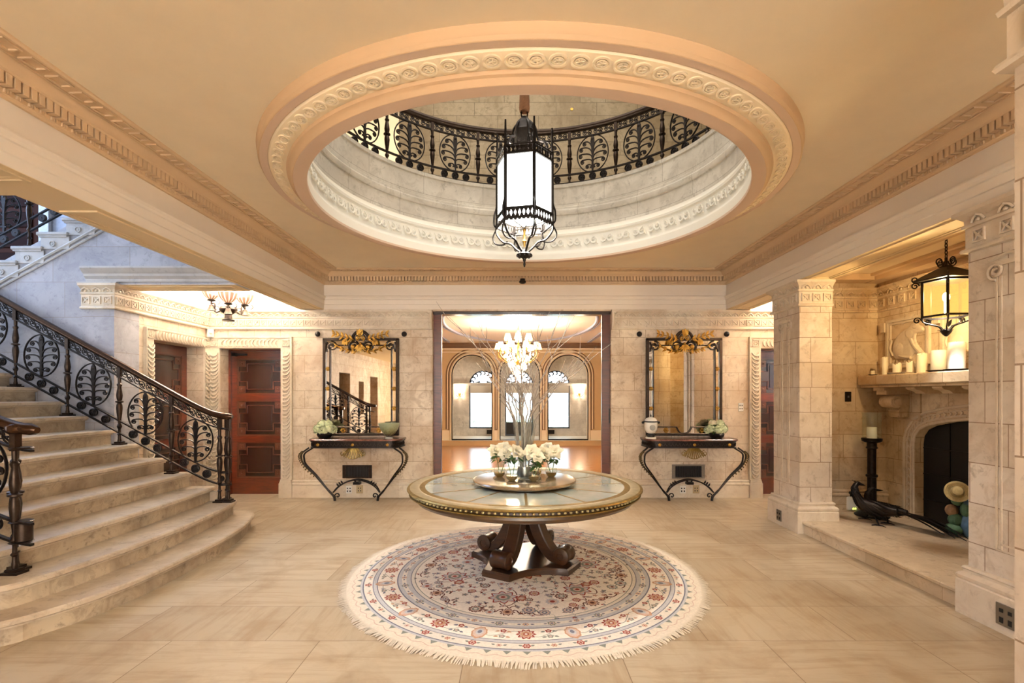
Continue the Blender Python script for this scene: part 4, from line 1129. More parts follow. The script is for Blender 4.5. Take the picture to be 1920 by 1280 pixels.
tv = thing('tall_vase', 'tall clear glass cylinder vase holding bare branches', 'vase', (.085, 4.46, ZT))
b = MB(); b.lathe([(.045, 0), (.06, .01), (.075, .05), (.062, .12), (.058, .20), (.09, .36), (.105, .50), (.108, .54)], 24, open_top=True); b.build('glass_body', M['glass'], tv)
b = MB(); b.lathe([(0, .013), (.055, .013), (.068, .05), (.057, .11), (0, .11)], 18); b.build('silver_base', M['steel'], tv)
def branch(ends, y, label, seed, r0=.007):
    rnd = random.Random(seed); q = rnd.uniform(0, 6.3); root = Vector((.085+.03*cos(q), 4.46+.03*sin(q), ZT+.03))
    t = thing('bare_branch', label, 'branch', root, 0, 'bare branches in the tall vase')
    tip = at(ends[0], ends[1], y)-root; mouth = Vector((.075*cos(math.atan2(tip.y, tip.x))*min(1, abs(tip.x)*2+.2), .05*sin(q), .50))
    pts = [Vector((0, 0, 0)), mouth*.5+Vector((rnd.uniform(-.01, .01), 0, 0)), mouth]; N = 6
    c = mouth+Vector((tip.x*.18, tip.y*.2, (tip.z-mouth.z)*.45))
    for k in range(1, N+1):
        tt = k/N; p = mouth*(1-tt)**2+c*2*tt*(1-tt)+tip*tt*tt
        pts.append(p+Vector((rnd.uniform(-1, 1), rnd.uniform(-1, 1), rnd.uniform(-.6, .6)))*.022*(1 if k < N else 0))
    P = cr(pts, 5); n = len(P); b = MB(); b.tube(P, [r0*(1-.8*i/n)+.001 for i in range(n)], 6); b.build('stem', M['bark'], t)
    b = MB()
    for k in range(7):
        i = int(n*rnd.uniform(.35, .9)); d = (P[min(i+2, n-1)]-P[i-1]).normalized(); o = Vector((rnd.uniform(-1, 1), rnd.uniform(-.7, .7), rnd.uniform(-.1, .6))); L = rnd.uniform(.12, .34)
        e = (d+o*.7).normalized(); b.tube(cr([P[i], P[i]+e*L*.5+Vector((rnd.uniform(-.02, .02), 0, .01)), P[i]+e*L+Vector((0, 0, rnd.uniform(-.02, .06)))], 4), [.0038, .0036, .0034, .003, .0027, .0024, .002, .0017, .0013], 5)
    b.build('twig', M['bark'], t)
BR = [((842, 594), 4.3, 'bare branch reaching farthest out over the stair side of the doorway'), ((894, 598), 4.6, 'bare branch arching up beside the chandelier, stair side'), ((893, 680), 4.2, 'short bare branch bending low toward the stair side arch'),
      ((1013, 588), 4.5, 'bare branch rising nearly straight to the doorway head'), ((1050, 586), 4.4, 'bare branch rising past the fireplace side of the chandelier'), ((1078, 590), 4.7, 'bare branch slanting up toward the upper doorway corner'),
      ((1146, 644), 4.3, 'pale bare branch bowing out past the sliding door edge, fireplace side'), ((1108, 668), 4.6, 'bare branch spreading toward the fireplace side arch'), ((1070, 690), 4.2, 'lower bare branch crossing the fireplace side arch')]
for i, (e, y, lb) in enumerate(BR): branch(e, y, lb, 40+i)
for i in range(8):
    branch((random.uniform(935, 1035), random.uniform(625, 720)), random.uniform(4.2, 4.8), 'bare branch within the dense middle of the branch bunch', 80+i, .0075)

# ------------------------------------------------------------------ rug
rg = thing('round_rug', 'round cream persian rug with floral bands under the table', 'rug', (.07, 4.28, 0))
RC = ['EADFD2', 'BFBCBD', '787884', '9A4A40', 'C09478', '6A4238', '878980', 'DDD3C6', 'CDB3A4', 'DDD0BE']
RM = [simple('rug_wool_%s' % n, c, .95, var=.10, vscale=60, spec=.1) for n, c in zip(('cream', 'greyblue', 'slate', 'rust', 'tan', 'brown', 'sage', 'ecru', 'rose', 'ivory'), RC)]
b = MB(); zl = [.012]
b.cur = 9; b.lathe([(0, .001), (1.47, .001), (1.47, .010), (1.46, .0115), (0, .0115)], 128)
def disc(r0, r1, c, z):
    b.cur = c; n = 120
    if r0 <= 0: b.add([(r1*cos(2*PI*i/n), r1*sin(2*PI*i/n), z) for i in range(n)], [tuple(range(n))])
    else: b.add([(r*cos(2*PI*i/n), r*sin(2*PI*i/n), z) for r in (r0, r1) for i in range(n)], [(i, (i+1) % n, n+(i+1) % n, n+i) for i in range(n)])
z = .0120
disc(0, 1.36, 7, z)
for r0, r1, c in ((1.345, 1.362, 1), (1.335, 1.345, 2), (1.235, 1.262, 1), (1.228, 1.235, 2), (1.262, 1.268, 2), (1.065, 1.075, 2), (.965, 1.065, 1), (.958, .965, 2), (.925, .932, 6)): disc(r0, r1, c, z+.0004)
disc(0, .925, 0, z+.0004); disc(1.075, 1.228, 0, z+.0003); disc(1.0, 1.035, 7, z+.0008)
def poly(pts, c, zz): b.cur = c; b.add([(x, y, zz) for x, y in pts], [tuple(range(len(pts)))])
def flower(x, y, r, n, cols, a=0, zz=.0132, depth=.3):
    m = n*4
    for k, (f, c) in enumerate(cols):
        poly([(x+r*f*(1-depth*(.5+.5*cos(n*2*PI*i/m))*(1 if k < 2 else .4))*cos(a+2*PI*i/m), y+r*f*(1-depth*(.5+.5*cos(n*2*PI*i/m))*(1 if k < 2 else .4))*sin(a+2*PI*i/m)) for i in range(m)], c, zz+.0003*k)
def palm(x, y, r, a, cols, zz=.0132):
    for k, (f, c) in enumerate(cols):
        pts = []
        for i in range(28):
            q = 2*PI*i/28; rr = r*f*(1+.20*cos(q)+.06*cos(9*q)*(1 if k < 2 else .3)+.10*abs(cos(q))**7); u, v = rr*1.15*cos(q), rr*.82*sin(q)
            pts.append((x+u*cos(a)-v*sin(a), y+u*sin(a)+v*cos(a)))
        poly(pts, c, zz+.0003*k)
def leafp(x, y, L, W, a, c, zz=.0131):
    pts = [(0, 0), (.3, .5), (.65, .42), (1, 0), (.65, -.42), (.3, -.5)]
    poly([(x+L*u*cos(a)-W*v*sin(a), y+L*u*sin(a)+W*v*cos(a)) for u, v in pts], c, zz)
def vine(P, w, c, zz=.0129):
    P = cr([(p[0], p[1], 0) for p in P], 6); b.cur = c; vs = []
    for i, p in enumerate(P):
        t = P[min(i+1, len(P)-1)]-P[max(i-1, 0)]; n = Vector((-t.y, t.x, 0)).normalized()*w/2
        vs += [(p.x+n.x, p.y+n.y, zz), (p.x-n.x, p.y-n.y, zz)]
    b.add(vs, [(2*i, 2*i+1, 2*i+3, 2*i+2) for i in range(len(P)-1)])
pol = lambda r, a: (r*cos(a), r*sin(a))
rr = random.Random(3)
for i in range(72):     # zig-zag edge of the outer band
    a = 2*PI*i/72; poly([pol(1.36, a-.02), pol(1.40, a), pol(1.36, a+.02)], 6, z+.0002)
    P = [pol(1.405, a-.043), pol(1.425, a), pol(1.405, a+.043)]; vine(P, .007, 8, z+.0001)
for i in range(48):     # outer guard
    a = 2*PI*i/48; x, y = pol(1.30, a)
    flower(x, y, (.030, .022)[i % 2], 6, ((1, (3, 4, 3, 8)[i % 4]), (.6, 8), (.3, 3)), a)
    for k in (-1, 1): leafp(*pol(1.30, a+.02*k), .028, .018, a+k*PI/2+.5*k, 6)
for i in range(24):     # main border
    a = 2*PI*i/24; x, y = pol(1.152, a)
    if i % 2: palm(x, y, .062, a, ((1, 4), (.8, 8), (.5, 1), (.28, 2)))
    else: flower(x, y, .068, 10, ((1, 3), (.75, 8), (.55, 4), (.3, 3), (.15, 7)), a)
    a2 = a+PI/24
    for dr, c in ((.035, 6), (-.035, 3)):
        x, y = pol(1.152+dr, a2); flower(x, y, .024, 5, ((1, c), (.5, 8)), a)
        for k in (-1, 1): leafp(*pol(1.152+dr, a2+.02*k), .035, .02, a2+k*1.2, (6, 2, 4)[i % 3])
    vine([pol(1.152, a), pol(1.19, a+.065), pol(1.152, a2), pol(1.115, a2+.065), pol(1.152, a+PI/12)], .005, 6)
for i in range(36):     # inner grey-blue band
    a = 2*PI*i/36; x, y = pol(1.017, a); flower(x, y, (.034, .024)[i % 2], 7, ((1, (6, 4)[i % 2]), (.65, 8), (.35, 2)), a, .0134)
    for k in (-1, 1): leafp(*pol(1.017, a+.03*k), .03, .016, a+k*PI/2, 2, .0133)
# field
used = []
def put(x, y, r):
    for (u, v, q) in used:
        if math.hypot(x-u, y-v) < (r+q)*1.0: return False
    used.append((x, y, r)); return True
for i in range(6):      # big cartouches
    a = 2*PI*i/6+.25; x, y = pol(.60, a); put(x, y, .12); flower(x, y, .12, 8, ((1, 3), (.86, 1), (.62, 8), (.5, 6), (.3, 8), (.16, 3)), a, depth=.32)
    x2, y2 = pol(.60, a+.235); flower(x2, y2, .05, 6, ((1, 3), (.7, 4), (.4, 8)), a)
    for k in (-1, 1): vine([pol(.60+.10*k, a), pol(.60+.15*k, a+.06), pol(.60+.12*k, a+.13), pol(.60+.06*k, a+.17)], .008, 5)
for i in range(8):      # scrolling arabesques at the field edge
    a = 2*PI*i/8-.15; c = pol(.84, a); put(c[0], c[1], .075); flower(c[0], c[1], .06, 10, ((1, 5), (.8, 8), (.55, 4), (.3, 5)), a)
    for sg in (-1, 1):
        vine([pol(.80, a+.05*sg), pol(.815, a+.08*sg), pol(.85, a+.10*sg), pol(.862, a+.135*sg), pol(.84, a+.17*sg), pol(.845, a+.21*sg), pol(.878, a+.235*sg), pol(.885, a+.28*sg), pol(.875, a+.33*sg)], .010, 5)
        for (rc, ac) in ((.835, .125), (.868, .20)): vine([(pol(rc, a+ac*sg)[0]+u, pol(rc, a+ac*sg)[1]+v) for u, v in spiral(0, 0, .022, .006, a+sg, 1.1*sg, 8)], .006, 5)
        for k in range(4): leafp(*pol(.84+.02*(k % 2), a+(.1+.06*k)*sg), .04, .02, a+sg*(1+k), 5)
        vine([pol(.78, a), pol(.74, a+.04*sg), pol(.77, a+.09*sg), pol(.72, a+.05*sg)], .009, 5)
flower(0, 0, .22, 12, ((1, 3), (.9, 4), (.7, 8), (.45, 2), (.25, 7)))
put(0, 0, .24)
for i in range(4000):
    r = math.sqrt(rr.random())*.90; a = rr.uniform(0, 2*PI); x, y = pol(r, a); q = rr.choice((.056, .048, .036, .028, .022))
    if r+q > .915 or not put(x, y, q+.004): continue
    cs = rr.choice((((1, 6), (.75, 1), (.5, 8), (.25, 5)), ((1, 2), (.8, 8), (.45, 2), (.2, 7)), ((1, 5), (.75, 8), (.5, 6), (.25, 7)), ((1, 3), (.7, 8), (.4, 4)), ((1, 1), (.7, 8), (.35, 3))))
    if q > .03: flower(x, y, q, rr.choice((9, 11, 12)), cs, rr.uniform(0, 6), depth=.22)
    else: flower(x, y, q, 5, cs[:3], rr.uniform(0, 6), depth=.5)
    d = rr.uniform(0, 6.3); e = (x+(q+.06)*cos(d), y+(q+.06)*sin(d)); vine([(x+q*.9*cos(d), y+q*.9*sin(d)), (x+(q+.03)*cos(d+.3), y+(q+.03)*sin(d+.3)), e], .0035, 6)
    leafp(e[0], e[1], .03, .016, d+.6, rr.choice((6, 2, 5))); leafp(e[0], e[1], .028, .016, d-.7, rr.choice((6, 3, 5)))
b.build('pile', RM, rg, smooth=False)
b = MB(); n = 900
for i in range(n):
    a = 2*PI*i/n; r0 = 1.465; r1 = 1.525+rr.uniform(-.012, .012)+.006*sin(a*23); da = .0031; sh = rr.uniform(-.006, .006)+.006*sin(a*17)
    b.add([(*pol(r0, a-da), .011), (*pol(r0, a+da), .011), (*pol(1.50, a+da+sh), .0085), (*pol(1.50, a-da+sh), .0085), (*pol(r1, a+da*.6+sh*1.5), .002), (*pol(r1, a-da*.6+sh*1.5), .002)], [(0, 1, 2, 3), (3, 2, 4, 5)])
f = b.build('fringe', simple('fringe_cotton', 'D8CBB8', .95, spec=.1), rg, smooth=False); f['kind'] = 'stuff'
M['gilt_dark'] = simple('dark_rubbed_gilt', '54442A', .45, .7, var=.4, vscale=40)
# ------------------------------------------------------------------ console tables and mirrors
def console(cx, label):
    t = thing('console_table', label, 'console table', (cx, YB, 0), 0, 'wall console tables')
    W, D = .68, .44
    def outline(k=0):
        w, d = W-k, D-k; P = [(-w, -.005), (-w, -.20)]
        for i in range(1, 8): q = PI/2*i/8; P.append((-w+.12*(1-cos(q)), -.20-(d-.20)*sin(q)*.98))
        P.append((-w+.16, -d)); P += [(-x, y) for x, y in P[::-1]]; return P
    zt = .915
    b = MB(); b.rings([[(x, y, z) for x, y in outline(k)] for k, z in ((.012, zt-.028), (0, zt-.022), (0, zt-.008), (.008, zt))]); b.build('marble_top', M['marble'], t, ang=25)
    b = MB(); b.rings([[(x, y, z) for x, y in outline(k)] for k, z in ((.03, zt-.125), (.03, zt-.028))])
    for z, k in ((zt-.12, .022), (zt-.035, .022)): b.tube([(x, y, z) for x, y in outline(k)], .009, 4)
    b.build('apron', M['iron'], t, ang=25)
    b = MB(); O = outline(.024)
    for (p, q) in zip(O, O[1:]):
        L = math.hypot(q[0]-p[0], q[1]-p[1]); n = max(1, int(L/.05))
        for i in range(n):
            s = (i+.5)/n; x, y = p[0]+(q[0]-p[0])*s, p[1]+(q[1]-p[1])*s; dx, dy = (q[0]-p[0])/L*.02, (q[1]-p[1])/L*.02
            b.tube([(x-dx, y-dy, zt-.095), (x, y, zt-.06), (x+dx, y+dy, zt-.095)], .005, 4)
    b.build('apron_fretwork', M['bronze'], t)
    for x in (-.50, 0, .50):
        b = MB(); b.T = lambda v, x=x: (x+v[0], -D+.026-v[2], zt-.078+v[1]); b.lathe([(0, .022), (.012, .02), (.016, .01), (.022, .008), (.022, 0)], 12); b.build('rosette', M['gold'], t)
    for sg in (-1, 1):
        def F(x, y, z): return (sg*x, y, z)
        b = MB()
        for o in (0, 1):
            dy = -.02-.0*o; sh = .035*o
            P = cr([F(.655-sh*2, -.34-.04*o, zt-.125), F(.745-sh*1.5, -.36-.03*o, .715), F(.765-sh*1.6, -.35-.03*o, .64), F(.73-sh*1.2, -.33-.02*o, .54), F(.58-sh*.6, -.29, .37), F(.42, -.26, .17), F(.335, -.25, .07), F(.315, -.25, 0.0)], 6)
            b.tube(P, [.013 if i < len(P)*.7 else .016 for i in range(len(P))], 6)
        P = cr([F(.33, -.25, .06), F(.30, -.25, .10), F(.265, -.25, .105), F(.25, -.25, .075), F(.27, -.25, .055), F(.285, -.25, .07)], 5); b.tube(P, .009, 6)
        b.lathe([(.018, .0), (.02, .01), (.014, .04), (.016, .07)], 10, (sg*.315, -.25, 0))
        lg = b.build('leg', M['iron'], t)
        b = MB(); P = cr([F(.70, -.385, .76), F(.765, -.385, .70), F(.765, -.375, .62), F(.70, -.35, .49), F(.56, -.31, .35)], 8)
        for i in range(2, len(P)-2, 2):
            d = (P[i+1]-P[i]).normalized()
            for k in (-1, 1): b.leaf(P[i]+Vector((0, -.005, 0)), (d+Vector((k*.7*sg, 0, .3))).normalized(), (0, -1, 0), .036, .018, .2, 4)
        b.build('leaf_ornament', M['gilt_dark'], lg, ang=70)
    b = MB()
    for dy in (0, .07): b.tube(cr([(-.345, -.25+dy*.3, .12), (-.27, -.24+dy, .205), (-.15, -.23+dy, .27), (0, -.22+dy, .30), (.15, -.23+dy, .27), (.27, -.24+dy, .205), (.345, -.25+dy*.3, .12)], 6), .010, 6)
    for sg in (-1, 1):
        for k in range(3): b.leaf((sg*(.20+.03*k), -.235, .25-.02*k), (sg*.6, 0, .8), (0, -1, 0), .06, .03, .2, 4)
    b.box(-.05, .05, -.25, -.17, .235, .27); b.tube(cr([(-.04, -.2, .29), (0, -.22, .25), (.05, -.2, .30)], 4), .012, 6)
    b.build('stretcher', M['iron'], t)
    b = MB()
    for k in range(-5, 6):
        q = k*.17; b.tube([(0.012*k, -D+.05, zt-.125), (.03*k*.6+.10*sin(q), -D+.035, zt-.125-.15*cos(q*.8))], [.009, .0075], 5)
    b.tube([(.115*sin(q)*1.05, -D+.035, zt-.12-.16*cos(q*.85)) for q in [(-1+.1*i)*1.0 for i in range(21)]], .006, 5)
    for sg in (-1, 1):
        sp = spiral(sg*.15, zt-.20, .045, .010, PI/2 if sg > 0 else PI/2, 1.4*sg, 18); b.tube([(u, -D+.04, v) for u, v in sp], .006, 5)
    b.build('shell_ornament', M['goldd'], t)
    return t
CL = console(-2.335, 'marble topped iron console table on scroll legs, by the stair alcove')
CRR = console(2.575, 'marble topped iron console table on scroll legs, on the fireplace side')

def wall_mirror(cx, label):
    t = thing('wall_mirror', label, 'mirror', (cx, YB, 0), 0, 'gilt crested wall mirrors')
    w, z0, z1 = .565, .945, 2.41
    b = MB(); b.box(-w+.01, w-.01, -.028, -.006, z0+.01, z1-.01); b.build('mirror_glass', M['mirror'], t, smooth=False)
    b = MB()
    for (x0, x1, a, c) in ((-w-.01, -w+.035, z0, z1), (w-.035, w+.01, z0, z1), (-w-.01, w+.01, z1-.035, z1+.005), (-w-.01, w+.01, z0-.005, z0+.03)): b.bbox(x0, x1, -.055, -.004, a, c, .006)
    b.build('frame', M['bronze'], t, smooth=False)
    b = MB(); xi = w-.10
    for sg in (-1, 1): b.tube([(sg*xi, -.045, z0+.12), (sg*xi, -.045, z1-.13)], .010, 6)
    b.tube(cr([(-xi-.06, -.045, z0+.125), (-.14, -.045, z0+.125), (-.115, -.045, z0+.12), (-.07, -.045, z0+.05), (0, -.045, z0+.03), (.07, -.045, z0+.05), (.115, -.045, z0+.12), (.14, -.045, z0+.125), (xi+.06, -.045, z0+.125)], 4), .009, 6)
    b.tube([(-xi, -.045, z1-.105), (xi, -.045, z1-.105)], .008, 6)
    for sg in (-1, 1):
        b.tube([(u, -.047, v) for u, v in spiral(sg*(xi-.02), z1-.115, .075, .018, PI/2, 1.35*sg, 26)], .011, 6)
        b.tube([(u, -.047, v) for u, v in spiral(sg*.115, z1-.13, .082, .04, PI/2+sg*1.2, -1.15*sg, 26)], .012, 6)
        b.tube(cr([(sg*(xi+.05), -.045, z1-.05), (sg*(xi+.035), -.045, z1-.11), (sg*(xi+.05), -.045, z1-.20), (sg*(xi+.065), -.045, z1-.11), (sg*(xi+.05), -.045, z1-.05)], 5), .007, 5)
    b.build('inner_scrollwork', M['bronze'], t)
    for sg in (-1, 1):
        for z in (z1-.46, z1-.76, z1-1.06):
            b = MB(); b.T = lambda v, sg=sg, z=z: (sg*(w-.065)+v[0], -.04-v[2], z+v[1]); b.lathe([(0, .022), (.01, .02), (.014, .012)], 8)
            for j in range(6): q = j*PI/3; b.sphere((.022*cos(q), .022*sin(q), .006), (.013, .013, .008), 6, 4)
            b.build('rosette', M['gold'], t)
        b = MB(); b.T = lambda v, sg=sg: (sg*.27+v[0], -.04-v[2], z0+.075+v[1])
        for j in range(6): q = j*PI/3; b.sphere((.024*cos(q), .026*sin(q), .004), (.015, .015, .008), 6, 4)
        b.tube([(0, .05, 0), (0, -.05, 0)], .005, 5); b.build('rosette', M['gold'], t)
    b = MB(); b.tube([(.125*cos(q), -.05, z1-.02+.125*sin(q)) for q in [PI*i/16-.05 for i in range(17)]], [.018]*17, 6, flat=(1.3, 1, (0, 1, 0)))
    b.tube([(.075*cos(q), -.05, z1-.01+.08*sin(q)) for q in [2*PI*i/20 for i in range(20)]], .008, 5, closed=True); b.build('crest_arch', M['bronze'], t)
    rnd = random.Random(5); b = MB()
    for sg in (-1, 1):
        P = cr([(sg*.10, -.06, z1-.02), (sg*.20, -.07, z1+.01), (sg*.31, -.07, z1+.045), (sg*.42, -.06, z1+.075)], 5); b.tube(P, .007, 5)
        for i in range(2, len(P), 3):
            d = P[min(i+1, len(P)-1)]-P[i-1]; d.normalize()
            for k in (-1, 1): b.leaf(P[i]-d*.02, d*.8+Vector((rnd.uniform(-.3, .3), -.25, k*.75)), (0, -1, 0), .085, .036, .2, 4)
        P = cr([(sg*.05, -.06, z1-.20), (sg*.16, -.065, z1-.19), (sg*.27, -.06, z1-.16), (sg*.38, -.055, z1-.10)], 5); b.tube(P, .007, 5)
        for i in range(2, len(P)-1, 4):
            for k in (-1, 1): b.leaf(P[i], Vector((sg*.7, -.2, k*.6)), (0, -1, 0), .06, .026, .2, 4)
        for k in range(3): b.leaf((sg*.22, -.06, z1-.01), Vector((sg*(-.2+.35*k), -.2, -.9)), (0, -1, 0), .11, .05, .2, 4)
        b.sphere((sg*.115, -.06, z1-.13), (.036, .02, .036), 10, 6)
        b.tube([(u, -.06, v) for u, v in spiral(sg*.035, z1+.0, .035, .01, -PI/2, 1.3*sg, 16)], .010, 5)
    for k in range(-3, 4): b.leaf((.0, -.055, z1-.09), Vector((k*.26, -.15, -.9+abs(k)*.08)), (0, -1, 0), .13, .03, .25, 5)
    for k in (-1, 0, 1): b.leaf((0, -.06, z1+.02), Vector((k*.35, -.2, .9)), (0, -1, 0), .13, .055, .25, 5)
    b.sphere((0, -.065, z1-.08), .02, 8, 5)
    b.build('gilt_crest', M['gold'], t, ang=70)
    return t
wall_mirror(-2.335, 'tall wall mirror with gilt leaf crest reflecting the staircase'); wall_mirror(2.555, 'tall wall mirror with gilt leaf crest reflecting the stone pillar')
for x, lb in ((-2.99, 'dark round wall fitting beside the staircase mirror, alcove side'), (-1.68, 'dark round wall fitting between the staircase mirror and the doorway'), (1.88, 'dark round wall fitting between the doorway and the pillar mirror'), (3.20, 'dark round wall fitting beside the pillar mirror, far door side')):
    b = MB(); b.T = lambda v: (v[0], -v[2], v[1]); b.lathe([(0, .07), (.02, .068), (.036, .055), (.042, .035), (.034, .015), (.02, .008), (.02, -.0)], 16)
    o = b.build('round_wall_fitting', M['dark']); o.location = (x, YB, 2.475); tag(o, lb, 'wall fitting', 'dark wall fittings beside the mirrors')

# flower bowls
def blooms(cx, cy, label, seed):
    rnd = random.Random(seed); t = thing('flower_bowl', label, 'flowers', (cx, cy, .9155), 0, 'pale flower bowls on the consoles')
    b = MB(); b.lathe([(0, 0), (.075, 0), (.10, .03), (.11, .06), (.10, .075), (0, .07)], 18); b.build('bowl', M['black'], t)
    cl = [(-.085, -.02, .14), (.0, -.06, .12), (.085, -.03, .14), (-.04, .02, .20), (.05, .01, .20), (-.10, .05, .11), (.10, .05, .12), (0, .07, .15)]
    for (x, y, z) in cl:
        b = MB(); c = Vector((x, y, z)); R = rnd.uniform(.055, .068)
        for i in range(46):
            u = rnd.uniform(-1, 1); q = rnd.uniform(0, 2*PI); n = Vector((math.sqrt(1-u*u)*cos(q), math.sqrt(1-u*u)*sin(q), u))
            if n.z < -.6: continue
            tq = n.cross(Vector((rnd.uniform(-1, 1), rnd.uniform(-1, 1), rnd.uniform(-1, 1)))).normalized(); tw = n.cross(tq); p = c+n*R
            for k in range(4):
                a = k*PI/2; d = tq*cos(a)+tw*sin(a); b.leaf(p, d+n*.25, n, .024, .02, .1, 2)
        b.sphere(c, R*.93, 8, 5); b.build('flower_head', M['hydr'] if rnd.random() < .75 else M['petal'], t, ang=80)
    b = MB()
    for i in range(26):
        q = rnd.uniform(0, 2*PI); b.leaf((.05*cos(q), .05*sin(q), rnd.uniform(.06, .16)), (cos(q), sin(q), rnd.uniform(-.25, .6)), (0, 0, 1), rnd.uniform(.09, .13), .05, .15)
    b.build('leaf', M['green'], t, ang=70)
blooms(-2.82, YB-.20, 'bowl of pale green hydrangeas on the console by the alcove', 2)
blooms(2.97, YB-.22, 'bowl of pale green and white blooms on the fireplace side console', 9)
vs = thing('footed_bowl', 'speckled green and brown ceramic bowl on a small foot, on the console', 'bowl', (-1.86, YB-.22, .9155))
mt = NT('celadon_glaze'); g = mt.node('ShaderNodeNewGeometry'); sp = mt.node('ShaderNodeSeparateXYZ'); mt.link(g.outputs['Position'], sp.inputs[0])
nz = mt.noise(g.outputs['Position'], 45, 5, .7); zz = mt.math('ADD', mt.math('MULTIPLY', mt.math('SUBTRACT', sp.outputs[2], .92), 4.2), mt.math('MULTIPLY', mt.math('SUBTRACT', nz, .5), 1.1))
mt.link(mt.ramp(zz, [(.15, lin('3E2618')), (.4, lin('8A8A5E')), (.8, lin('A3A98A'))]), mt.b.inputs['Base Color']); mt.b.inputs['Roughness'].default_value = .3
b = MB(); b.lathe([(.03, .02), (.045, .028), (.085, .07), (.125, .13), (.15, .20), (.158, .225), (.152, .225), (.12, .135), (.0, .04)], 28); b.build('body', mt.m, vs)
b = MB(); b.lathe([(0, 0), (.055, 0), (.058, .008), (.04, .015), (.032, .025), (0, .025)], 20); b.build('foot', M['plate'], vs)
jr = thing('lidded_jar', 'white lidded jar with dark bands standing on the fireplace side console', 'jar', (1.99, YB-.26, .9155))
b = MB(); b.lathe([(0, 0), (.075, 0), (.078, .018), (.07, .022), (0, .022)], 20); b.build('saucer', M['plate'], jr)
b = MB(); b.lathe([(0, .022), (.05, .022), (.055, .045), (.052, .065), (.035, .07), (0, .07)], 18); b.build('stand', M['black'], jr)
b = MB(); b.lathe([(.03, .07), (.06, .085), (.088, .13), (.095, .18), (.092, .23), (.085, .245), (0, .245)], 24); b.build('body', simple('white_porcelain', 'E9E6DE', .25), jr)
b = MB(); b.lathe([(.086, .243), (.092, .243), (.092, .256), (.086, .256)], 24); b.lathe([(0, .256), (.088, .256), (.085, .275), (.06, .30), (.02, .315), (0, .316)], 24); b.build('lid', M['plate'], jr)
b = MB(); b.lathe([(0, .31), (.008, .315), (.012, .335), (.006, .35), (0, .375)], 10); b.tube([(.10*cos(q), .10*sin(q), .25) for q in [2*PI*i/24 for i in range(24)]], .010, 5, closed=True)
for sx in (-1, 1): b.sphere((sx*.115, 0, .235), (.02, .015, .02), 8, 5)
b.build('dark_band', M['black'], jr)
b = MB(); b.T = lambda v: (v[0], -.094-v[2], .165+v[1]); b.lathe([(0, .004), (.035, .002), (.042, -.006)], 16); b.build('medallion', simple('grey_medallion', '9C9C98', .4), jr)

# wall vents, outlets, switches
def vent(cx, z, w, h, label, fm, y=YB, grp='wall vents under the consoles'):
    t = thing('wall_vent', label, 'vent', (cx, y, z), 0, grp)
    b = MB(); e = .05
    for (x0, x1, a, c) in ((-w/2, -w/2+e, 0, h), (w/2-e, w/2, 0, h), (-w/2+e, w/2-e, 0, .025), (-w/2+e, w/2-e, h-.025, h)): b.bbox(x0, x1, -.018, 0, a, c, .004)
    if fm is M['steel']:
        for sx in (-1, 1):
            for k in range(5): b.sphere((sx*(w/2-e/2), -.018, .025+(h-.05)*(k+.5)/5), .008, 6, 4)
    b.build('frame', fm, t, smooth=False)
    b = MB(); n = 15
    for i in range(n): x = -w/2+e+(w-2*e)*(i+.5)/n; b.box(x-.005, x+.005, -.014, -.003, .02, h-.02)
    b.build('grille', M['dark'], t, smooth=False)
    b = MB(); b.box(-w/2+.02, w/2-.02, -.003, -.0005, .01, h-.01); b.build('backing', M['black'], t, smooth=False)
vent(-2.40, .29, .445, .20, 'dark bronze wall vent under the console by the alcove', M['bronze'])
vent(2.63, .285, .50, .215, 'steel framed wall vent under the fireplace side console', M['steel'])
def outlet(name, F, w, h, label, mat, holes, cat='outlet', grp=None):
    """F maps (across, out, up)"""
    b = MB(); b.T = F; b.bbox(-w/2, w/2, 0, .010, -h/2, h/2, .003); b.T = None
    o = b.build(name, mat, smooth=False); tag(o, label, cat, grp)
    for (x, z, r, kind) in holes:
        b = MB(); b.T = F; b.box(x-r, x+r, .009, .0125, z-r*kind, z+r*kind); b.T = None
        b.build('socket' if cat == 'outlet' else 'rocker', M['black'] if cat == 'outlet' else M['steel'], o, smooth=False)
    return o
H4 = lambda w: [(sx*w*.2, sz*w*.22-.003, w*.085, 1.0 if sz > 0 else 1.5) for sx in (-1, 1) for sz in (-1, 1)]
def onback(x, z, y=YB-.036): return lambda v: (x+v[0], y-v[1], z+v[2])
YW = YB-.035
outlet('power_outlet', onback(-2.515, .125, YW), .088, .115, 'white power outlet in the skirting under the alcove side console', M['plate'], H4(.1))
outlet('power_outlet', onback(-2.352, .13, YW), .10, .125, 'beige brass outlet plate in the skirting under the alcove side console', M['plateb'], [(k[0], k[1], .006, 1.4) for k in H4(.09)])
outlet('power_outlet', onback(2.535, .125, YW), .088, .115, 'white power outlet in the skirting under the fireplace side console', M['plate'], H4(.1))
outlet('power_outlet', onback(2.735, .13, YW), .10, .125, 'beige brass outlet plate in the skirting under the fireplace side console', M['plateb'], [(k[0], k[1], .006, 1.4) for k in H4(.09)])
outlet('light_switch', onback(3.43, 1.37, YB), .075, .125, 'white light switch beside the pillar mirror', M['plate'], [(sx*.016, sz*.024, .010, 1) for sx in (-1, 1) for sz in (-1, 1)], 'switch')
outlet('light_switch', lambda v: (4.035+v[0], YS-v[1], 1.53+v[2]), .075, .12, 'dark bronze switch plate on the inglenook wall', M['bronze'], [(0, 0, .010, 1.2)], 'switch')
outlet('power_outlet', lambda v: (BX1-.05-v[1], 5.83-v[0], .115+v[2]), .10, .13, 'steel outlet in the base of the far pillar', M['steel'], H4(.12))
outlet('power_outlet', lambda v: (BX1-.05-v[1], 3.13-v[0], .125+v[2]), .135, .14, 'steel outlet in the base of the near pillar', M['steel'], H4(.14))
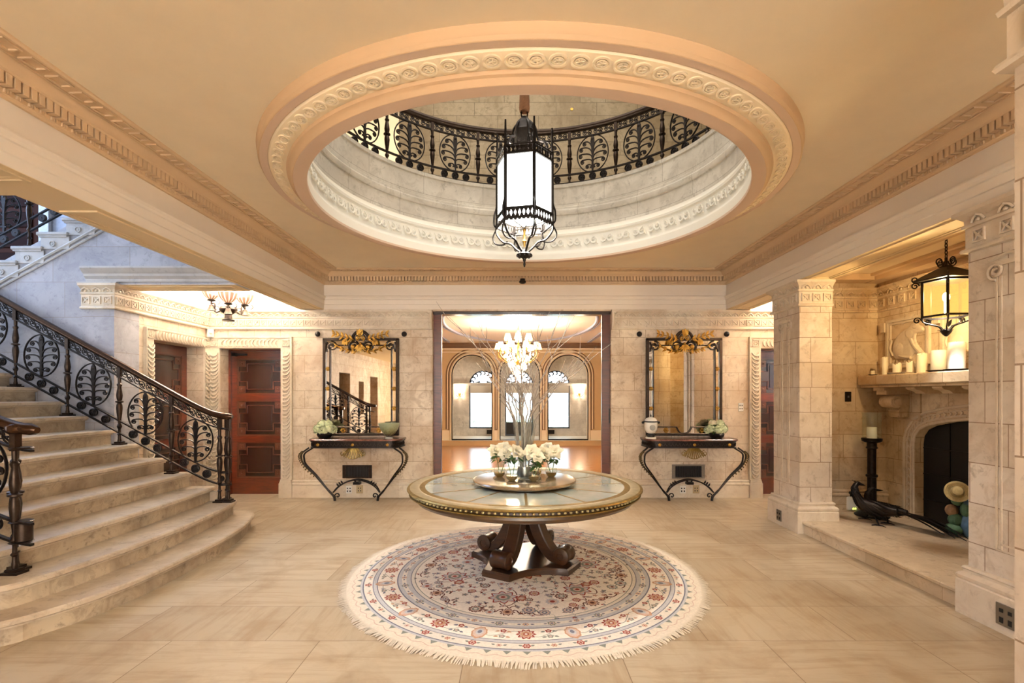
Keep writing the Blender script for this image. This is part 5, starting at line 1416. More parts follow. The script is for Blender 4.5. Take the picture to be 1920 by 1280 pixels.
mo = thing('motion_sensor', 'white motion sensor in the corner over the alcove door trims', 'sensor', (-4.60, 7.36, 2.50))
b = MB(); b.T = lambda v: ((v[0]-v[1])*.707, (v[0]+v[1])*.707, v[2]); b.bbox(-.045, .045, -.03, .03, -.08, .05, .01); b.T = None; b.build('housing', M['plate'], mo)
b = MB(); b.sphere((.02, -.02, -.01), (.028, .028, .022), 10, 6); b.build('lens', M['candlew'], mo)
# plug-in night light on the inglenook wall
nl = thing('night_light', 'white plug-in box with two lit pilot lamps low on the inglenook wall', 'night light', (4.06, YS, .30))
b = MB(); b.bbox(-.065, .065, -.05, -.001, -.14, .03, .012); b.build('housing', M['plate'], nl)
b = MB(); b.bbox(-.03, .03, -.05, -.001, .03, .09, .006); b.build('plug', M['black'], nl)
b = MB()
for x in (0, .025): b.box(x, x+.015, -.053, -.049, -.125, -.105)
b.build('pilot_lamp', simple('pilot_green', 'D8E060', .4, emit='D8F060', es=1.0), nl, smooth=False)
# ------------------------------------------------------------------ alcove uplighter
def light(name, typ, loc, power, col, size=.1, rot=None, **kw):
    d = bpy.data.lights.new(name, typ); d.energy = power; d.color = col
    if typ == 'AREA': d.shape = 'RECTANGLE'; d.size, d.size_y = size
    elif typ == 'SUN': d.angle = size
    else: d.shadow_soft_size = size
    for k, v in kw.items(): setattr(d, k, v)
    o = bpy.data.objects.new(name, d); COL.objects.link(o); o.location = loc
    if rot: o.rotation_euler = rot
    return o
WARM = (1, .82, .60); WARMW = (1, .90, .76); COOL = (.74, .85, 1)
cupm = NT('ribbed_cup_glass'); cupm.b.inputs['Roughness'].default_value = .2; cupm.b.inputs['Base Color'].default_value = lin('C9B5A8'); cupm.b.inputs['Metallic'].default_value = .3
tcu = cupm.node('ShaderNodeTexCoord'); spu = cupm.node('ShaderNodeSeparateXYZ'); cupm.link(tcu.outputs['Object'], spu.inputs[0])
an = cupm.math('SINE', cupm.math('MULTIPLY', cupm.math('ARCTAN2', spu.outputs[1], spu.outputs[0]), 12.0))
crp = cupm.ramp(an, [(.35, lin('6E564A')), (.6, lin('F0E6DA'))]); cupm.link(crp, cupm.b.inputs['Base Color']); ctr_ = cupm.node('ShaderNodeBsdfTranslucent'); cupm.link(crp, ctr_.inputs[0]); cmx = cupm.n.new('ShaderNodeMixShader'); cmx.inputs[0].default_value = .35; cupm.link(cupm.b.outputs[0], cmx.inputs[1]); cupm.link(ctr_.outputs[0], cmx.inputs[2]); cupm.link(cmx.outputs[0], cupm.out.inputs['Surface']); cupm = cupm.m
def uplighter(loc, label, rot=0):
    t = thing('uplighter_chandelier', label, 'chandelier', loc, rot)
    b = MB(); b.lathe([(0, -.29), (.075, -.29), (.078, -.275), (.05, -.26), (.042, -.20), (.055, -.19), (.10, -.165), (.115, -.13), (.10, -.10), (.06, -.09), (.03, -.08), (.02, -.04), (.0, -.03)], 18); b.build('hub', M['bronze'], t)
    b = MB(); b.lathe([(0, -.05), (.009, -.05), (.009, .22), (.05, .225), (.05, .25), (0, .25)], 10); b.build('ceiling_rod', M['brass'], t)
    for k, (dx, dy, dz) in enumerate(((-.20, .06, .0), (.20, .08, -.03), (0, -.16, -.065))):
        p = Vector((dx, dy, dz)); d = Vector((dx, dy, 0)).normalized()
        b = MB(); b.tube(cr([d*.09+Vector((0, 0, -.15)), d*.16+Vector((0, 0, -.17)), p*.8+Vector((0, 0, -.06-dz*.8)), p+Vector((0, 0, -.06))], 5), .010, 6)
        b.tube(cr([d*.09+Vector((0, 0, -.12)), d*.15+Vector((0, 0, -.09)), d*.17+Vector((0, 0, -.13)), d*.14+Vector((0, 0, -.14))], 4), .007, 5)
        b.lathe([(0, -.155), (.055, -.155), (.05, -.145), (.032, -.10), (.03, -.08), (.012, -.07), (.012, -.03), (.05, -.02), (.055, -.01), (.04, .0), (0, .0)], 14, p); b.tube([p+Vector((.07+.03*cos(q), 0, -.03+.03*sin(q))) for q in [PI*i/8-PI/2 for i in range(9)]], .007, 5)
        ar = b.build('arm', M['bronze'], t)
        b = MB(); b.lathe([(.03, 0), (.06, .015), (.095, .05), (.118, .10), (.124, .13), (.118, .13), (.09, .055), (.055, .022), (.0, .01)], 24); b.build('cup_shade', cupm, ar, p)
        b = MB(); b.sphere((0, 0, .075), .028, 8, 6); b.build('bulb', simple('warm_bulb', 'FFE8C8', .4, emit='FFE2B0', es=30) if k == 0 and 'wb' not in M else M['wb'], ar, p)
        if 'wb' not in M: M['wb'] = bpy.data.materials['warm_bulb']
        light('uplighter_bulb_lamp', 'POINT', Vector(loc)+Matrix.Rotation(rot, 3, 'Z') @ (p+Vector((0, 0, .115))), LIGHT['up'], (1, .94, .86), .05)
LIGHT = dict(up=150, lantern=105, ingle=150, hall_fill=2050, sky=48, stair=85, hall=0, salon=230, sun=520, upl=20)
uplighter((-3.95, 6.72, 2.86), 'bronze chandelier with three ribbed glass cup uplights in the alcove', math.radians(30))
uplighter((4.22, 6.82, 2.90), 'bronze cup uplight chandelier hidden behind the far pillar')

# ------------------------------------------------------------------ inglenook lantern
IX, IY = 3.93, 4.45
il = thing('inglenook_lantern', 'black iron lantern with amber panes hanging before the fireplace', 'lantern', (IX, IY, 0))
am = NT('amber_pane'); am.b.inputs['Base Color'].default_value = lin('E8B04A')
tr_ = am.node('ShaderNodeBsdfTransparent'); tr_.inputs[0].default_value = (1, .87, .62, 1)
em = am.node('ShaderNodeEmission'); em.inputs[0].default_value = lin('F0C070'); em.inputs[1].default_value = .6
mx = am.n.new('ShaderNodeMixShader'); mx.inputs[0].default_value = .34; am.link(tr_.outputs[0], mx.inputs[1]); am.link(em.outputs[0], mx.inputs[2]); am.link(mx.outputs[0], am.out.inputs['Surface'])
NS, RL, a0 = 5, .178, math.radians(-128)
hx = lambda r, z, k: Vector((r*cos(a0+k*2*PI/NS), r*sin(a0+k*2*PI/NS), z))
for k in range(NS):
    a, c = hx(RL*.97, 0, k), hx(RL*.97, 0, k+1); b = MB()
    b.add([a+Vector((0, 0, 2.275)), c+Vector((0, 0, 2.275)), c+Vector((0, 0, 2.575)), a+Vector((0, 0, 2.575)), a*.98+Vector((0, 0, 2.275)), c*.98+Vector((0, 0, 2.275)), c*.98+Vector((0, 0, 2.575)), a*.98+Vector((0, 0, 2.575))], [(0, 1, 2, 3), (7, 6, 5, 4)])
    b.build('amber_glass', am.m, il, smooth=False)
    b = MB(); a = hx(RL, 0, k); c = hx(RL, 0, k+1); d = a.normalized()
    b.tube([a+Vector((0, 0, 2.25)), a+Vector((0, 0, 2.60))], .012, 6)
    for z in (2.265, 2.585): b.tube([a+Vector((0, 0, z)), c+Vector((0, 0, z))], .012, 4)
    T3 = lambda u, v: d*u+Vector((0, 0, v))
    for (u, v, tn) in ((RL+.055, 2.555, -1.4), (RL+.055, 2.615, 1.4)): b.tube([T3(x, y) for x, y in spiral(u, v, .032, .008, PI, tn, 18)], .006, 5)
    b.tube([T3(RL, 2.60), T3(RL+.03, 2.585)], .008, 5)
    b.tube([T3(x, y) for x, y in spiral(RL+.04, 2.235, .03, .008, PI, -1.4, 18)], .006, 5)
    b.tube(cr([T3(RL, 2.26), T3(RL-.005, 2.22), T3(RL-.06, 2.195), T3(.06, 2.175), T3(.025, 2.13)], 5), .007, 5)
    b.build('corner_bar', M['iron'], il)
b = MB(); b.lathe([(RL+.075, 2.59), (RL+.08, 2.60), (.10, 2.685), (.05, 2.71), (.03, 2.73), (0, 2.735)], NS, a0=a0); b.build('roof', M['iron'], il, smooth=False)
b = MB(); b.lathe([(0, 2.08), (.012, 2.085), (.03, 2.105), (.045, 2.13), (.03, 2.15), (.012, 2.155), (0, 2.16)], 10)
for j in range(5): q = j*2*PI/5; b.leaf((0, 0, 2.11), (cos(q), sin(q), .5), (0, 0, 1), .07, .04, .2)
b.leaf((0.02, 0, 2.17), (.5, 0, 1), (0, 1, 0), .08, .035, .1); b.build('bottom_bud', M['iron'], il)
b = MB(); b.tube([(0, 0, 2.72), (0, 0, 2.80)], .012, 6)
for sg in (-1, 1):
    for ax in (0, 1): b.tube([(u if ax == 0 else 0, 0 if ax == 0 else u, v) for u, v in spiral(sg*.06, 2.765, .042, .010, 0 if sg < 0 else PI, 1.4*sg, 18)], .006, 5)
b.build('top_scrolls', M['iron'], il)
b = MB()
for i in range(6):
    z = 2.815+.032*i
    b.tube([((.010*cos(q) if i % 2 else 0), (0 if i % 2 else .010*cos(q)), z+.022*sin(q)) for q in [2*PI*j/10 for j in range(10)]], .004, 4, closed=True)
b.build('chain', M['iron'], il)
b = MB(); b.sphere((0, 0, 2.44), (.028, .028, .045), 10, 6); b.tube([(0, 0, 2.28), (0, 0, 2.40)], .015, 8); b.build('bulb', simple('lantern_bulb', 'FFF0D8', .4, emit='FFE9C4', es=60), il)
light('inglenook_lantern_lamp', 'POINT', (IX, IY, 2.46), LIGHT['ingle'], (1, .93, .82), .03)

# ------------------------------------------------------------------ mantel candles
ZM = 1.7805
def candle(y, r, h, label, mat='candle', dish=None, top='flat', x=4.25):
    t = thing('candle', label, 'candle', (x, y, ZM+(dish[1] if dish else 0)), 0, 'candles on the mantel shelf')
    b = MB(); n = 16; R = []
    for z, k in ((0, 1), (h*.05, 1), (h*.95, 1), (h, .93)):
        R.append([(r*k*cos(2*PI*j/n), r*k*sin(2*PI*j/n), z+(0 if z < h*.9 or top == 'flat' else (.25*r*sin(2*PI*j/n+1) if top == 'slant' else .35*r*sin(3*2*PI*j/n)))) for j in range(n)])
    R.append([(r*.55*cos(2*PI*j/n), r*.55*sin(2*PI*j/n), h*(.97 if top == 'flat' else .82)) for j in range(n)]); b.rings(R); b.build('wax', M[mat], t, ang=50)
    b = MB(); b.tube([(0, 0, h*.8), (.002, 0, h+.01)], .0018, 5); b.build('wick', M['black'], t)
    if dish:
        d = MB(); d.lathe([(0, 0), (dish[0]*.6, 0), (dish[0]*.75, .003), (dish[0], dish[1]+.006), (dish[0]*.97, dish[1]+.006), (dish[0]*.7, dish[1]*.8), (0, dish[1]*.8)], 24); o = d.build('candle_dish', M[dish[2]]); o.location = (x, y, ZM); tag(o, dish[3], 'dish', 'candle dishes on the mantel shelf')
candle(5.80, .022, .05, 'small amber votive candle at the inglenook wall end of the mantel', 'candle', (.05, .008, 'bronze', 'dark dish under the small amber votive'))
candle(5.61, .030, .205, 'tall slim candle with slanted top, third of the mantel from the wall', 'candle', None, 'slant')
candle(5.43, .042, .105, 'short melted candle with a ragged top in a wide pale dish', 'candle', (.095, .012, 'plate', 'wide pale dish under the short melted candle'), 'ragged')
candle(5.25, .036, .115, 'short stepped candle in the middle of the small candles', 'candle', (.075, .010, 'plate', 'pale dish under the short stepped candle'), 'ragged')
candle(5.10, .046, .20, 'medium candle with a melted rim beside the pair of thick pillars', 'candle', None, 'slant')
candle(4.90, .062, .205, 'thick white pillar candle, shorter of the pair on the wire tray', 'candlew', (.10, .012, 'bronze', 'wire tray dish under the shorter pillar candle'))
candle(4.70, .068, .265, 'thick white pillar candle, taller of the pair on the wire tray', 'candlew', (.10, .012, 'bronze', 'wire tray dish under the taller pillar candle'))
candle(4.42, .04, .07, 'low candle on a plate partly hidden by the near pillar', 'candle', (.09, .010, 'plate', 'plate under the half hidden low candle'))

# ------------------------------------------------------------------ candle stand, hurricane, birds, cactus
sx_, sy_ = 4.165, 5.70
cs = thing('candle_stand', 'tall black turned candle stand in the inglenook corner', 'candle stand', (sx_, sy_, HZ))
b = MB(); b.lathe([(0, 0), (.17, 0), (.175, .015), (.15, .04), (.09, .06), (.06, .09), (.05, .12), (0, .12)], 24); b.build('base', M['black'], cs)
b = MB(); b.lathe([(0, .11), (.048, .11), (.046, .45), (.060, .46), (.060, .48), (.045, .49), (.044, .78), (.058, .79), (.058, .80), (.05, .81), (.05, .85), (0, .85)], 20); b.build('shaft', M['iron'], cs)
b = MB(); b.lathe([(0, .84), (.075, .86), (.10, .875), (.105, .905), (.095, .91), (0, .895)], 24); b.build('cup', M['iron'], cs)
zc = HZ+.907
b = MB(); b.lathe([(0, 0), (.050, 0), (.050, .125), (.047, .13), (0, .122)], 18); o = b.build('candle', M['candlew']); o.location = (sx_, sy_, zc); tag(o, 'white candle inside the glass chimney on the black stand', 'candle')
b = MB(); b.lathe([(.088, .0), (.092, .02), (.092, .27), (.10, .30)], 28, open_top=True); o = b.build('hurricane_glass', M['glass']); o.location = (sx_, sy_, zc); tag(o, 'clear glass chimney over the candle on the black stand', 'glass')

def bird(name, label, P, rad, beak, tailtip, legs, crest):
    """metal pheasant: spine points P with radii, two legs (hip, foot)"""
    t = thing(name, label, 'bird sculpture', (P[len(P)//2][0], P[len(P)//2][1], HZ)); O = Vector(t.location)
    sp = cr([Vector(p)-O for p in P], 5); n = len(sp); R = []
    for i in range(n):
        u = i/(n-1)*(len(rad)-1); k = min(int(u), len(rad)-2); R.append(rad[k]+(rad[k+1]-rad[k])*(u-k))
    b = MB(); b.tube(sp, R, 10); hd = sp[0]; bk = Vector(beak)-O
    b.tube([hd, hd*.5+bk*.5, bk], [.018, .012, .002], 6); b.build('body', M['iron'], t, ang=60)
    b = MB()
    rnd = random.Random(4)
    for i in range(int(n*.25), n-4):
        d = (sp[i+1]-sp[i]).normalized()
        for k in range(9):
            q = 2*PI*k/9+i*.6; u = d.cross(Vector((0, 0, 1))).normalized(); w = u.cross(d); o = u*cos(q)+w*sin(q)
            b.leaf(sp[i]+o*R[i]*.95, d+o*.18, o, .035+R[i]*.25, .022, .1, 2)
    b.build('feathers', M['iron'], t, ang=80)
    b = MB()
    for k in range(crest): q = -.5+.35*k; b.tube(cr([hd, hd+Vector((-.02, .01*k, .02)), hd+Vector((-.05-.01*k, .015*k, .015+.01*k))], 4), .0035, 5)
    b.build('crest', M['iron'], t)
    tb_ = sp[-1]; b = MB()
    for k in range(5):
        e = Vector(tailtip)-O+Vector(((k-2)*.035, (k-2)*.02, -.01*abs(k-2)))*1.0; e = tb_+(e-tb_)*(1-.13*abs(k-2)); m = tb_*.5+e*.5+Vector((0, 0, .02+.012*(2-abs(k-2))))
        C = cr([tb_, m, e], 8); d = (e-tb_).normalized(); sd = d.cross(Vector((0, 0, 1))).normalized(); m_ = len(C)
        b.rings([[c+sd*w*.020*max(.15, sin(PI*(.15+.8*i/m_)))+Vector((0, 0, h*.005)) for w, h in ((-1, 0), (0, 1), (1, 0), (0, -1))] for i, c in enumerate(C)])
    b.build('tail', M['iron'], t, ang=60)
    for hip, foot in legs:
        hp, ft = Vector(hip)-O, Vector(foot)-O; b = MB()
        b.tube([hp, hp*.55+ft*.45+Vector((.015, .02, 0)), ft+Vector((0, 0, .014))], [.028, .011, .008], 6)
        for a in (-.5, 0, .5, PI):
            dv = Vector((cos(a+2.2), sin(a+2.2), 0)); b.tube([ft+Vector((0, 0, .012)), ft+dv*.035+Vector((0, 0, .012)), ft+dv*.065+Vector((0, 0, .003))], [.008, .006, .003], 5)
        b.build('leg', M['iron'], t)
bird('pheasant_sculpture', 'openwork iron pheasant with arched neck and long tail on the hearth', [(3.86, 5.46, .555), (3.835, 5.47, .56), (3.80, 5.46, .52), (3.80, 5.44, .44), (3.84, 5.42, .36), (3.92, 5.38, .31), (4.01, 5.32, .295), (4.09, 5.22, .30)], [.016, .026, .030, .038, .058, .085, .08, .038], (3.905, 5.44, .54), (4.31, 4.66, .155),
     [((3.93, 5.36, .27), (3.905, 5.24, HZ)), ((3.94, 5.42, .27), (3.965, 5.53, HZ))], 3)
bird('pheasant_sculpture', 'second iron pheasant behind the first, its beak pointing to the fireplace', [(4.03, 5.46, .49), (4.00, 5.47, .50), (3.97, 5.48, .46), (3.97, 5.49, .40), (4.0, 5.47, .33), (4.08, 5.42, .29), (4.15, 5.34, .28), (4.21, 5.24, .285)], [.014, .022, .025, .032, .045, .062, .058, .03], (4.10, 5.44, .485), (4.38, 4.72, .16),
     [((4.09, 5.38, .26), (4.07, 5.33, HZ)), ((4.12, 5.42, .26), (4.14, 5.46, HZ))], 2)

ct = thing('cactus_sculpture', 'green and blue cactus ornament of rounded lobes in front of the fire screen', 'ornament', (4.42, 4.84, HZ))
cg = simple('cactus_green', '4F7258', .6, var=.2, vscale=30); cb_ = simple('cactus_blue', '54789A', .55, var=.2, vscale=25); cp = simple('cactus_peach', '9A7A5E', .6, var=.25, vscale=25)
L = [(-.05, .02, .07, .075, .06, cg), (-.035, .03, .16, .06, .065, cg), (.03, 0, .12, .07, .12, cb_), (-.05, .05, .25, .05, .06, cp), (.02, .0, .27, .05, .09, cg), (-.02, .04, .36, .048, .06, cg), (.06, -.01, .36, .045, .10, cg), (.09, .0, .20, .06, .10, cb_), (.10, -.02, .44, .04, .06, cg), (.02, -.01, .35, .035, .05, cb_)]
for (x, y, z, r, h, m_) in L:
    b = MB(); n = 16; R = []
    for i in range(9):
        th = -PI/2+PI*i/8; q = max(.03, cos(th)); R.append([(x*1.1+.03+r*q*(1+.07*cos(8*2*PI*j/n))*cos(2*PI*j/n), y-.5*x+r*q*(1+.07*cos(8*2*PI*j/n))*sin(2*PI*j/n), z+h*sin(th)) for j in range(n)])
    b.rings(R); b.build('lobe', m_, ct, ang=60)
b = MB(); ax = Vector((-.55, -.75, .25)).normalized(); u = ax.cross(Vector((0, 0, 1))).normalized(); w = ax.cross(u)
b.T = lambda v: Vector((-.055, -.02, .455))+u*v[0]+w*v[1]+ax*v[2]
b.lathe([(0, -.012), (.07, -.01), (.098, .006), (.102, .012), (.096, .014), (.07, .004), (.055, .002), (.05, .02), (.04, .05), (.02, .06), (0, .06)], 28)
for r in (.062, .075, .088): b.tube([(r*cos(q), r*sin(q), .006+(r-.06)*.2) for q in [2*PI*j/24 for j in range(24)]], .003, 4, closed=True)
b.T = None; b.build('straw_hat', simple('straw', 'B3A172', .8, var=.15, vscale=60), ct)

# ------------------------------------------------------------------ the salon beyond
YA, ZP = 15.35, .15
M['parq'] = wood('parquet', 'A2642E', 'BE8448', (1.5, 6, 1), .24, .3)
M['ochre'] = simple('ochre_salon_wall', 'CCAE80', .6, var=.04, vscale=4); M['ochred'] = simple('brown_moulding', '77573A', .5); M['cream'] = simple('cream_moulding', 'F0E0C2', .5)
M['salonc'] = simple('salon_ceiling', 'EEDDC4', .7); M['mould_daytint'] = simple('daylight_tinted_moulding', 'A9A6B4', .5)  # lavender tone is reflected daylight put into the moulding colour
M['sunw'] = stone('sunroom_stone', 'CFC9C0', 'A9A49E', 'DDD8D0', bw=.9, rh=.45, joint=.002, jcol='8F8A84')
struct(MB().box(-4.2, 4.4, 7.78, 15.15, -.12, 0).build('floor_salon', M['parq'], smooth=False))
struct(MB().box(-4.2, 4.4, 15.15, 19.0, -.12, ZP).build('floor_sunroom', simple('pale_sunroom_floor', 'DDDCD8', .25), smooth=False))
b = MB(); b.box(-4.2, 4.4, 15.10, 15.15, 0, ZP-.02); b.bbox(-4.2, 4.4, 15.09, 15.16, ZP-.03, ZP+.004, .005); struct(b.build('trim_salon_step', M['ochre'], smooth=False))
def archwall(name, y0, y1, z0, z1, x0, x1, arches, mat):
    """wall along x with round-headed openings (cx, half width, sill, spring)"""
    b = MB(); xs = x0
    for cx, hw, sill, sp in arches:
        b.box(xs, cx-hw, y0, y1, z0, z1)
        if sill > z0: b.box(cx-hw, cx+hw, y0, y1, z0, sill)
        n = 20; pts = [(cx-hw, z1), (cx-hw, sp)]+[(cx-hw*cos(PI*i/n), sp+hw*sin(PI*i/n)) for i in range(1, n)]+[(cx+hw, sp), (cx+hw, z1)]
        P = pts
        vs = [(x, y, z) for y in (y0, y1) for x, z in P]; m = len(P)
        fs = []
        for i in range(1, m-2): 
            pass
        top = [(x, z1) for x, z in P]
        q = [(x, y0, z) for x, z in P[1:-1]]; tq = [(x, y0, z1) for x, z in P[1:-1]]; q2 = [(x, y1, z) for x, z in P[1:-1]]; k = len(q)
        tq2 = [(x, y1, z1) for x, z in P[1:-1]]
        b.add(q+tq+q2+tq2, [(i, i+1, k+i+1, k+i) for i in range(k-1)]+[(2*k+i+1, 2*k+i, 3*k+i, 3*k+i+1) for i in range(k-1)]+[(i+1, i, 2*k+i, 2*k+i+1) for i in range(k-1)])
        xs = cx+hw
    b.box(xs, x1, y0, y1, z0, z1)
    return struct(b.build(name, mat, smooth=False))
AR = [(-1.36, .62, ZP, 2.195), (.143, .612, ZP, 2.195), (1.66, .62, ZP, 2.195)]
archwall('wall_salon_arches', YA, YA+.22, 0, 3.3, -4.2, 4.4, AR, M['ochre'])
def archtrim(name, AR_, d, y, mat, r, z0=None):
    b = MB()
    for cx, hw, sill, sp in AR_:
        P = [(cx-hw-d, y, z0 if z0 is not None else sill)]+[(cx-(hw+d)*cos(PI*i/28), y, sp+(hw+d)*sin(PI*i/28)) for i in range(29)]+[(cx+hw+d, y, z0 if z0 is not None else sill)]
        b.tube(P, r, 6)
    return struct(b.build(name, mat, ang=60))
archtrim('trim_arch_dark', AR, .005, YA-.01, M['black'], .016); archtrim('trim_arch_cream', AR, .055, YA-.012, M['cream'], .036); archtrim('trim_arch_brown', AR, .108, YA-.010, M['ochred'], .014)
archtrim('trim_arch_outer_cream', [AR[0], AR[2]], .15, YA-.006, M['cream'], .018, .5); archtrim('trim_arch_outer_brown', [AR[0], AR[2]], .19, YA-.004, M['ochred'], .015, .5)
b = MB(); b.box(-4.2, -2.06, YA-.03, YA, 0, .46)
for a, c in ((-.72, -.49), (.775, 1.02)): b.box(a, c, YA-.03, YA, 0, .46)
b.box(2.30, 4.4, YA-.03, YA, 0, .46); struct(b.build('trim_salon_dado', M['cream'], smooth=False))
b = MB()
for cx in (-1.36, 1.66): b.box(cx-.62, cx+.62, YA-.02, YA+.06, ZP, ZP+.035)
struct(b.build('trim_arch_sills', M['black'], smooth=False))
b = MB(); b.box(-4.2, 4.4, YA-.10, YA, 3.03, 3.2); b.box(-4.2, 4.4, YA-.16, YA, 3.1, 3.2); struct(b.build('trim_salon_cornice', M['ochred'], smooth=False))
b = MB(); b.box(-4.2, 4.4, YA-.085, YA, 2.99, 3.03); b.box(-4.2, 4.4, YA-.05, YA, 2.90, 2.93); struct(b.build('trim_salon_picture_rail', M['cream'], smooth=False))
wall('wall_salon_side_a', 'y', 7.78, 19, 0, 3.3, -4.4, -4.2, [], M['ochre']); wall('wall_salon_side_b', 'y', 7.78, 19, 0, 3.3, 4.4, 4.6, [], M['ochre'])
struct(MB().box(-4.4, 4.6, 7.78, 19, 3.19, 3.3).build('ceiling_salon', M['salonc'], smooth=False))
b = MB()
for d, r in ((0, .035), (.09, .022)): b.tube([(.1+(1.72+d)*cos(q), 11.35+(3.4+d)*sin(q), 3.18) for q in [2*PI*i/80 for i in range(80)]], r, 6, closed=True)
for x, sg in ((-2.02, 1), (2.22, -1)):
    b.tube([(x, 8.2, 3.18), (x, 14.95, 3.18)], .025, 6); b.tube([(x-.08*sg, 8.2, 3.18), (x-.08*sg, 14.95, 3.18)], .018, 6)
struct(b.build('trim_salon_ceiling_oval', M['mould_daytint']))
# sunroom windows
YW2 = 17.05
WN = [(-1.12, .49, .40, 1.94), (.14, .49, ZP, 1.94), (1.42, .49, .40, 1.94)]
archwall('wall_sunroom', YW2, YW2+.25, 0, 3.3, -4.2, 4.4, WN, M['sunw'])
bl = simple('roller_blind', 'DCD8D0', .7); wf = simple('slate_window_frame', '3C4450', .4)
for i, (cx, hw, sill, sp) in enumerate(WN):
    b = MB(); y = YW2+.10
    b.tube([(cx-hw+.02, y, sill)]+[(cx-(hw-.02)*cos(PI*k/20), y, sp+(hw-.02)*sin(PI*k/20)) for k in range(21)]+[(cx+hw-.02, y, sill)], .03, 4)
    b.box(cx-hw, cx+hw, y-.03, y+.03, sp-.03, sp+.03); b.box(cx-hw, cx+hw, y-.03, y+.03, sill, sill+.05)
    if i == 1: b.box(cx-.02, cx+.02, y-.02, y+.02, sill, sp)
    w = struct(b.build('window_%d' % (i+2), wf, smooth=False))
    b = MB()   # scalloped fanlight
    for k in range(9):
        q = PI*(k+.5)/9; c = (cx-(hw-.09)*cos(q), sp+(hw-.09)*sin(q)); b.tube([(c[0]+.06*cos(a), y, c[1]+.06*sin(a)) for a in [q2+PI/2-q-PI/2 for q2 in [PI*j/6 for j in range(7)]]], .03, 4)
    for sg in (-1, 1): b.prism([(cx+sg*.12, sp+.02), (cx+sg*(hw-.05), sp+.02), (cx+sg*.2, sp+.10), (cx+sg*.13, sp+.13)], y-.015, y+.015, lambda u, v, t: (u, t, v))
    b.tube([(cx+.13*cos(a), y, sp+.13+.11*sin(a)) for a in [2*PI*j/16 for j in range(16)]], .012, 4, closed=True)
    b.build('fanlight_grille', M['black'], w, smooth=False)
    b = MB(); b.box(cx-hw+.03, cx+hw-.03, y-.06, y-.045, sp-.30, sp-.03); b.build('roller_blind', bl, w, smooth=False)
    b = MB(); b.box(cx-hw+.02, cx+hw-.02, y-.003, y+.003, sill+.03, sp); b.build('pane', M['glass'], w, smooth=False)
    if i == 1:
        b = MB(); b.box(cx-hw+.04, cx+hw-.04, y-.04, y, ZP+.05, .62); b.build('door_panel', M['dark'], w, smooth=False)
b = MB(); b.sweep([(4.4, YW2), (-4.2, YW2)], [(0, 1.90), (.03, 1.90), (.06, 1.95), (.06, 1.98), (0, 2.0)]); struct(b.build('trim_sunroom_band', M['sunw']))
for i, (cx, lb) in enumerate(((-.82, 'dark floor-level vent in the sunroom wall, stair side arch'), (1.20, 'dark floor-level vent in the sunroom wall, fireplace side arch'))):
    vent(cx, .21, .34, .14, lb, M['dark'], YW2, 'vents in the sunroom wall')
def sconce(x, lb):
    t = thing('wall_sconce', lb, 'wall lamp', (x, YW2, 1.62), 0, 'sunroom wall lamps')
    b = MB(); b.sphere((0, -.02, 0), (.04, .02, .07), 8, 5)
    for sg in (-1, 1): b.tube(cr([(0, -.03, -.05), (sg*.06, -.08, -.09), (sg*.11, -.10, -.04), (sg*.11, -.10, 0)], 4), .010, 5)
    b.build('bracket', M['brass'], t)
    for sg in (-1, 1):
        b = MB(); b.lathe([(.05, 0), (.03, .10), (.028, .10), (.048, 0)], 12, (sg*.11, -.10, .03)); b.build('lamp_shade', SHD, t)
    light('sconce_lamp', 'POINT', (x, YW2-.14, 1.70), 9, WARM, .05)
SHD = simple('lit_fabric_shade', 'F6DDB0', .7, emit='FFD68E', es=2.4)
sconce(-1.94, 'lit brass wall lamp in the sunroom seen through the stair side arch'); sconce(2.24, 'lit brass wall lamp in the sunroom seen through the fireplace side arch')
# garden outside
struct(MB().box(-14, 14, 17.4, 40, -.3, -.05).build('ground_garden', simple('bright_terrace', 'C9CCC8', .8), smooth=False))
rnd = random.Random(12); b = MB()
for i in range(70):
    x = rnd.uniform(-5, 5.5); y = rnd.uniform(19.5, 24); z = 0
    for k in range(3):
        P = [Vector((x, y, 0))]; d = Vector((rnd.uniform(-.5, .5), rnd.uniform(-.3, .3), 1))
        for s in range(4): P.append(P[-1]+d*rnd.uniform(.2, .4)); d += Vector((rnd.uniform(-.4, .4), rnd.uniform(-.4, .4), 0))
        b.tube(P, [.02, .016, .012, .008, .005], 4)
        for s in range(7): b.leaf(P[rnd.randint(1, 3)], (rnd.uniform(-1, 1), rnd.uniform(-1, 1), rnd.uniform(-.2, 1)), (0, 0, 1), .22, .07, .2, 3)
o = b.build('shrubbery', simple('pale_shrub', 'B4BAAC', .7, var=.3, vscale=3), ang=80); tag(o, 'pale leafless shrubs in the bright garden outside the sunroom windows', 'shrubs', None, 'stuff')
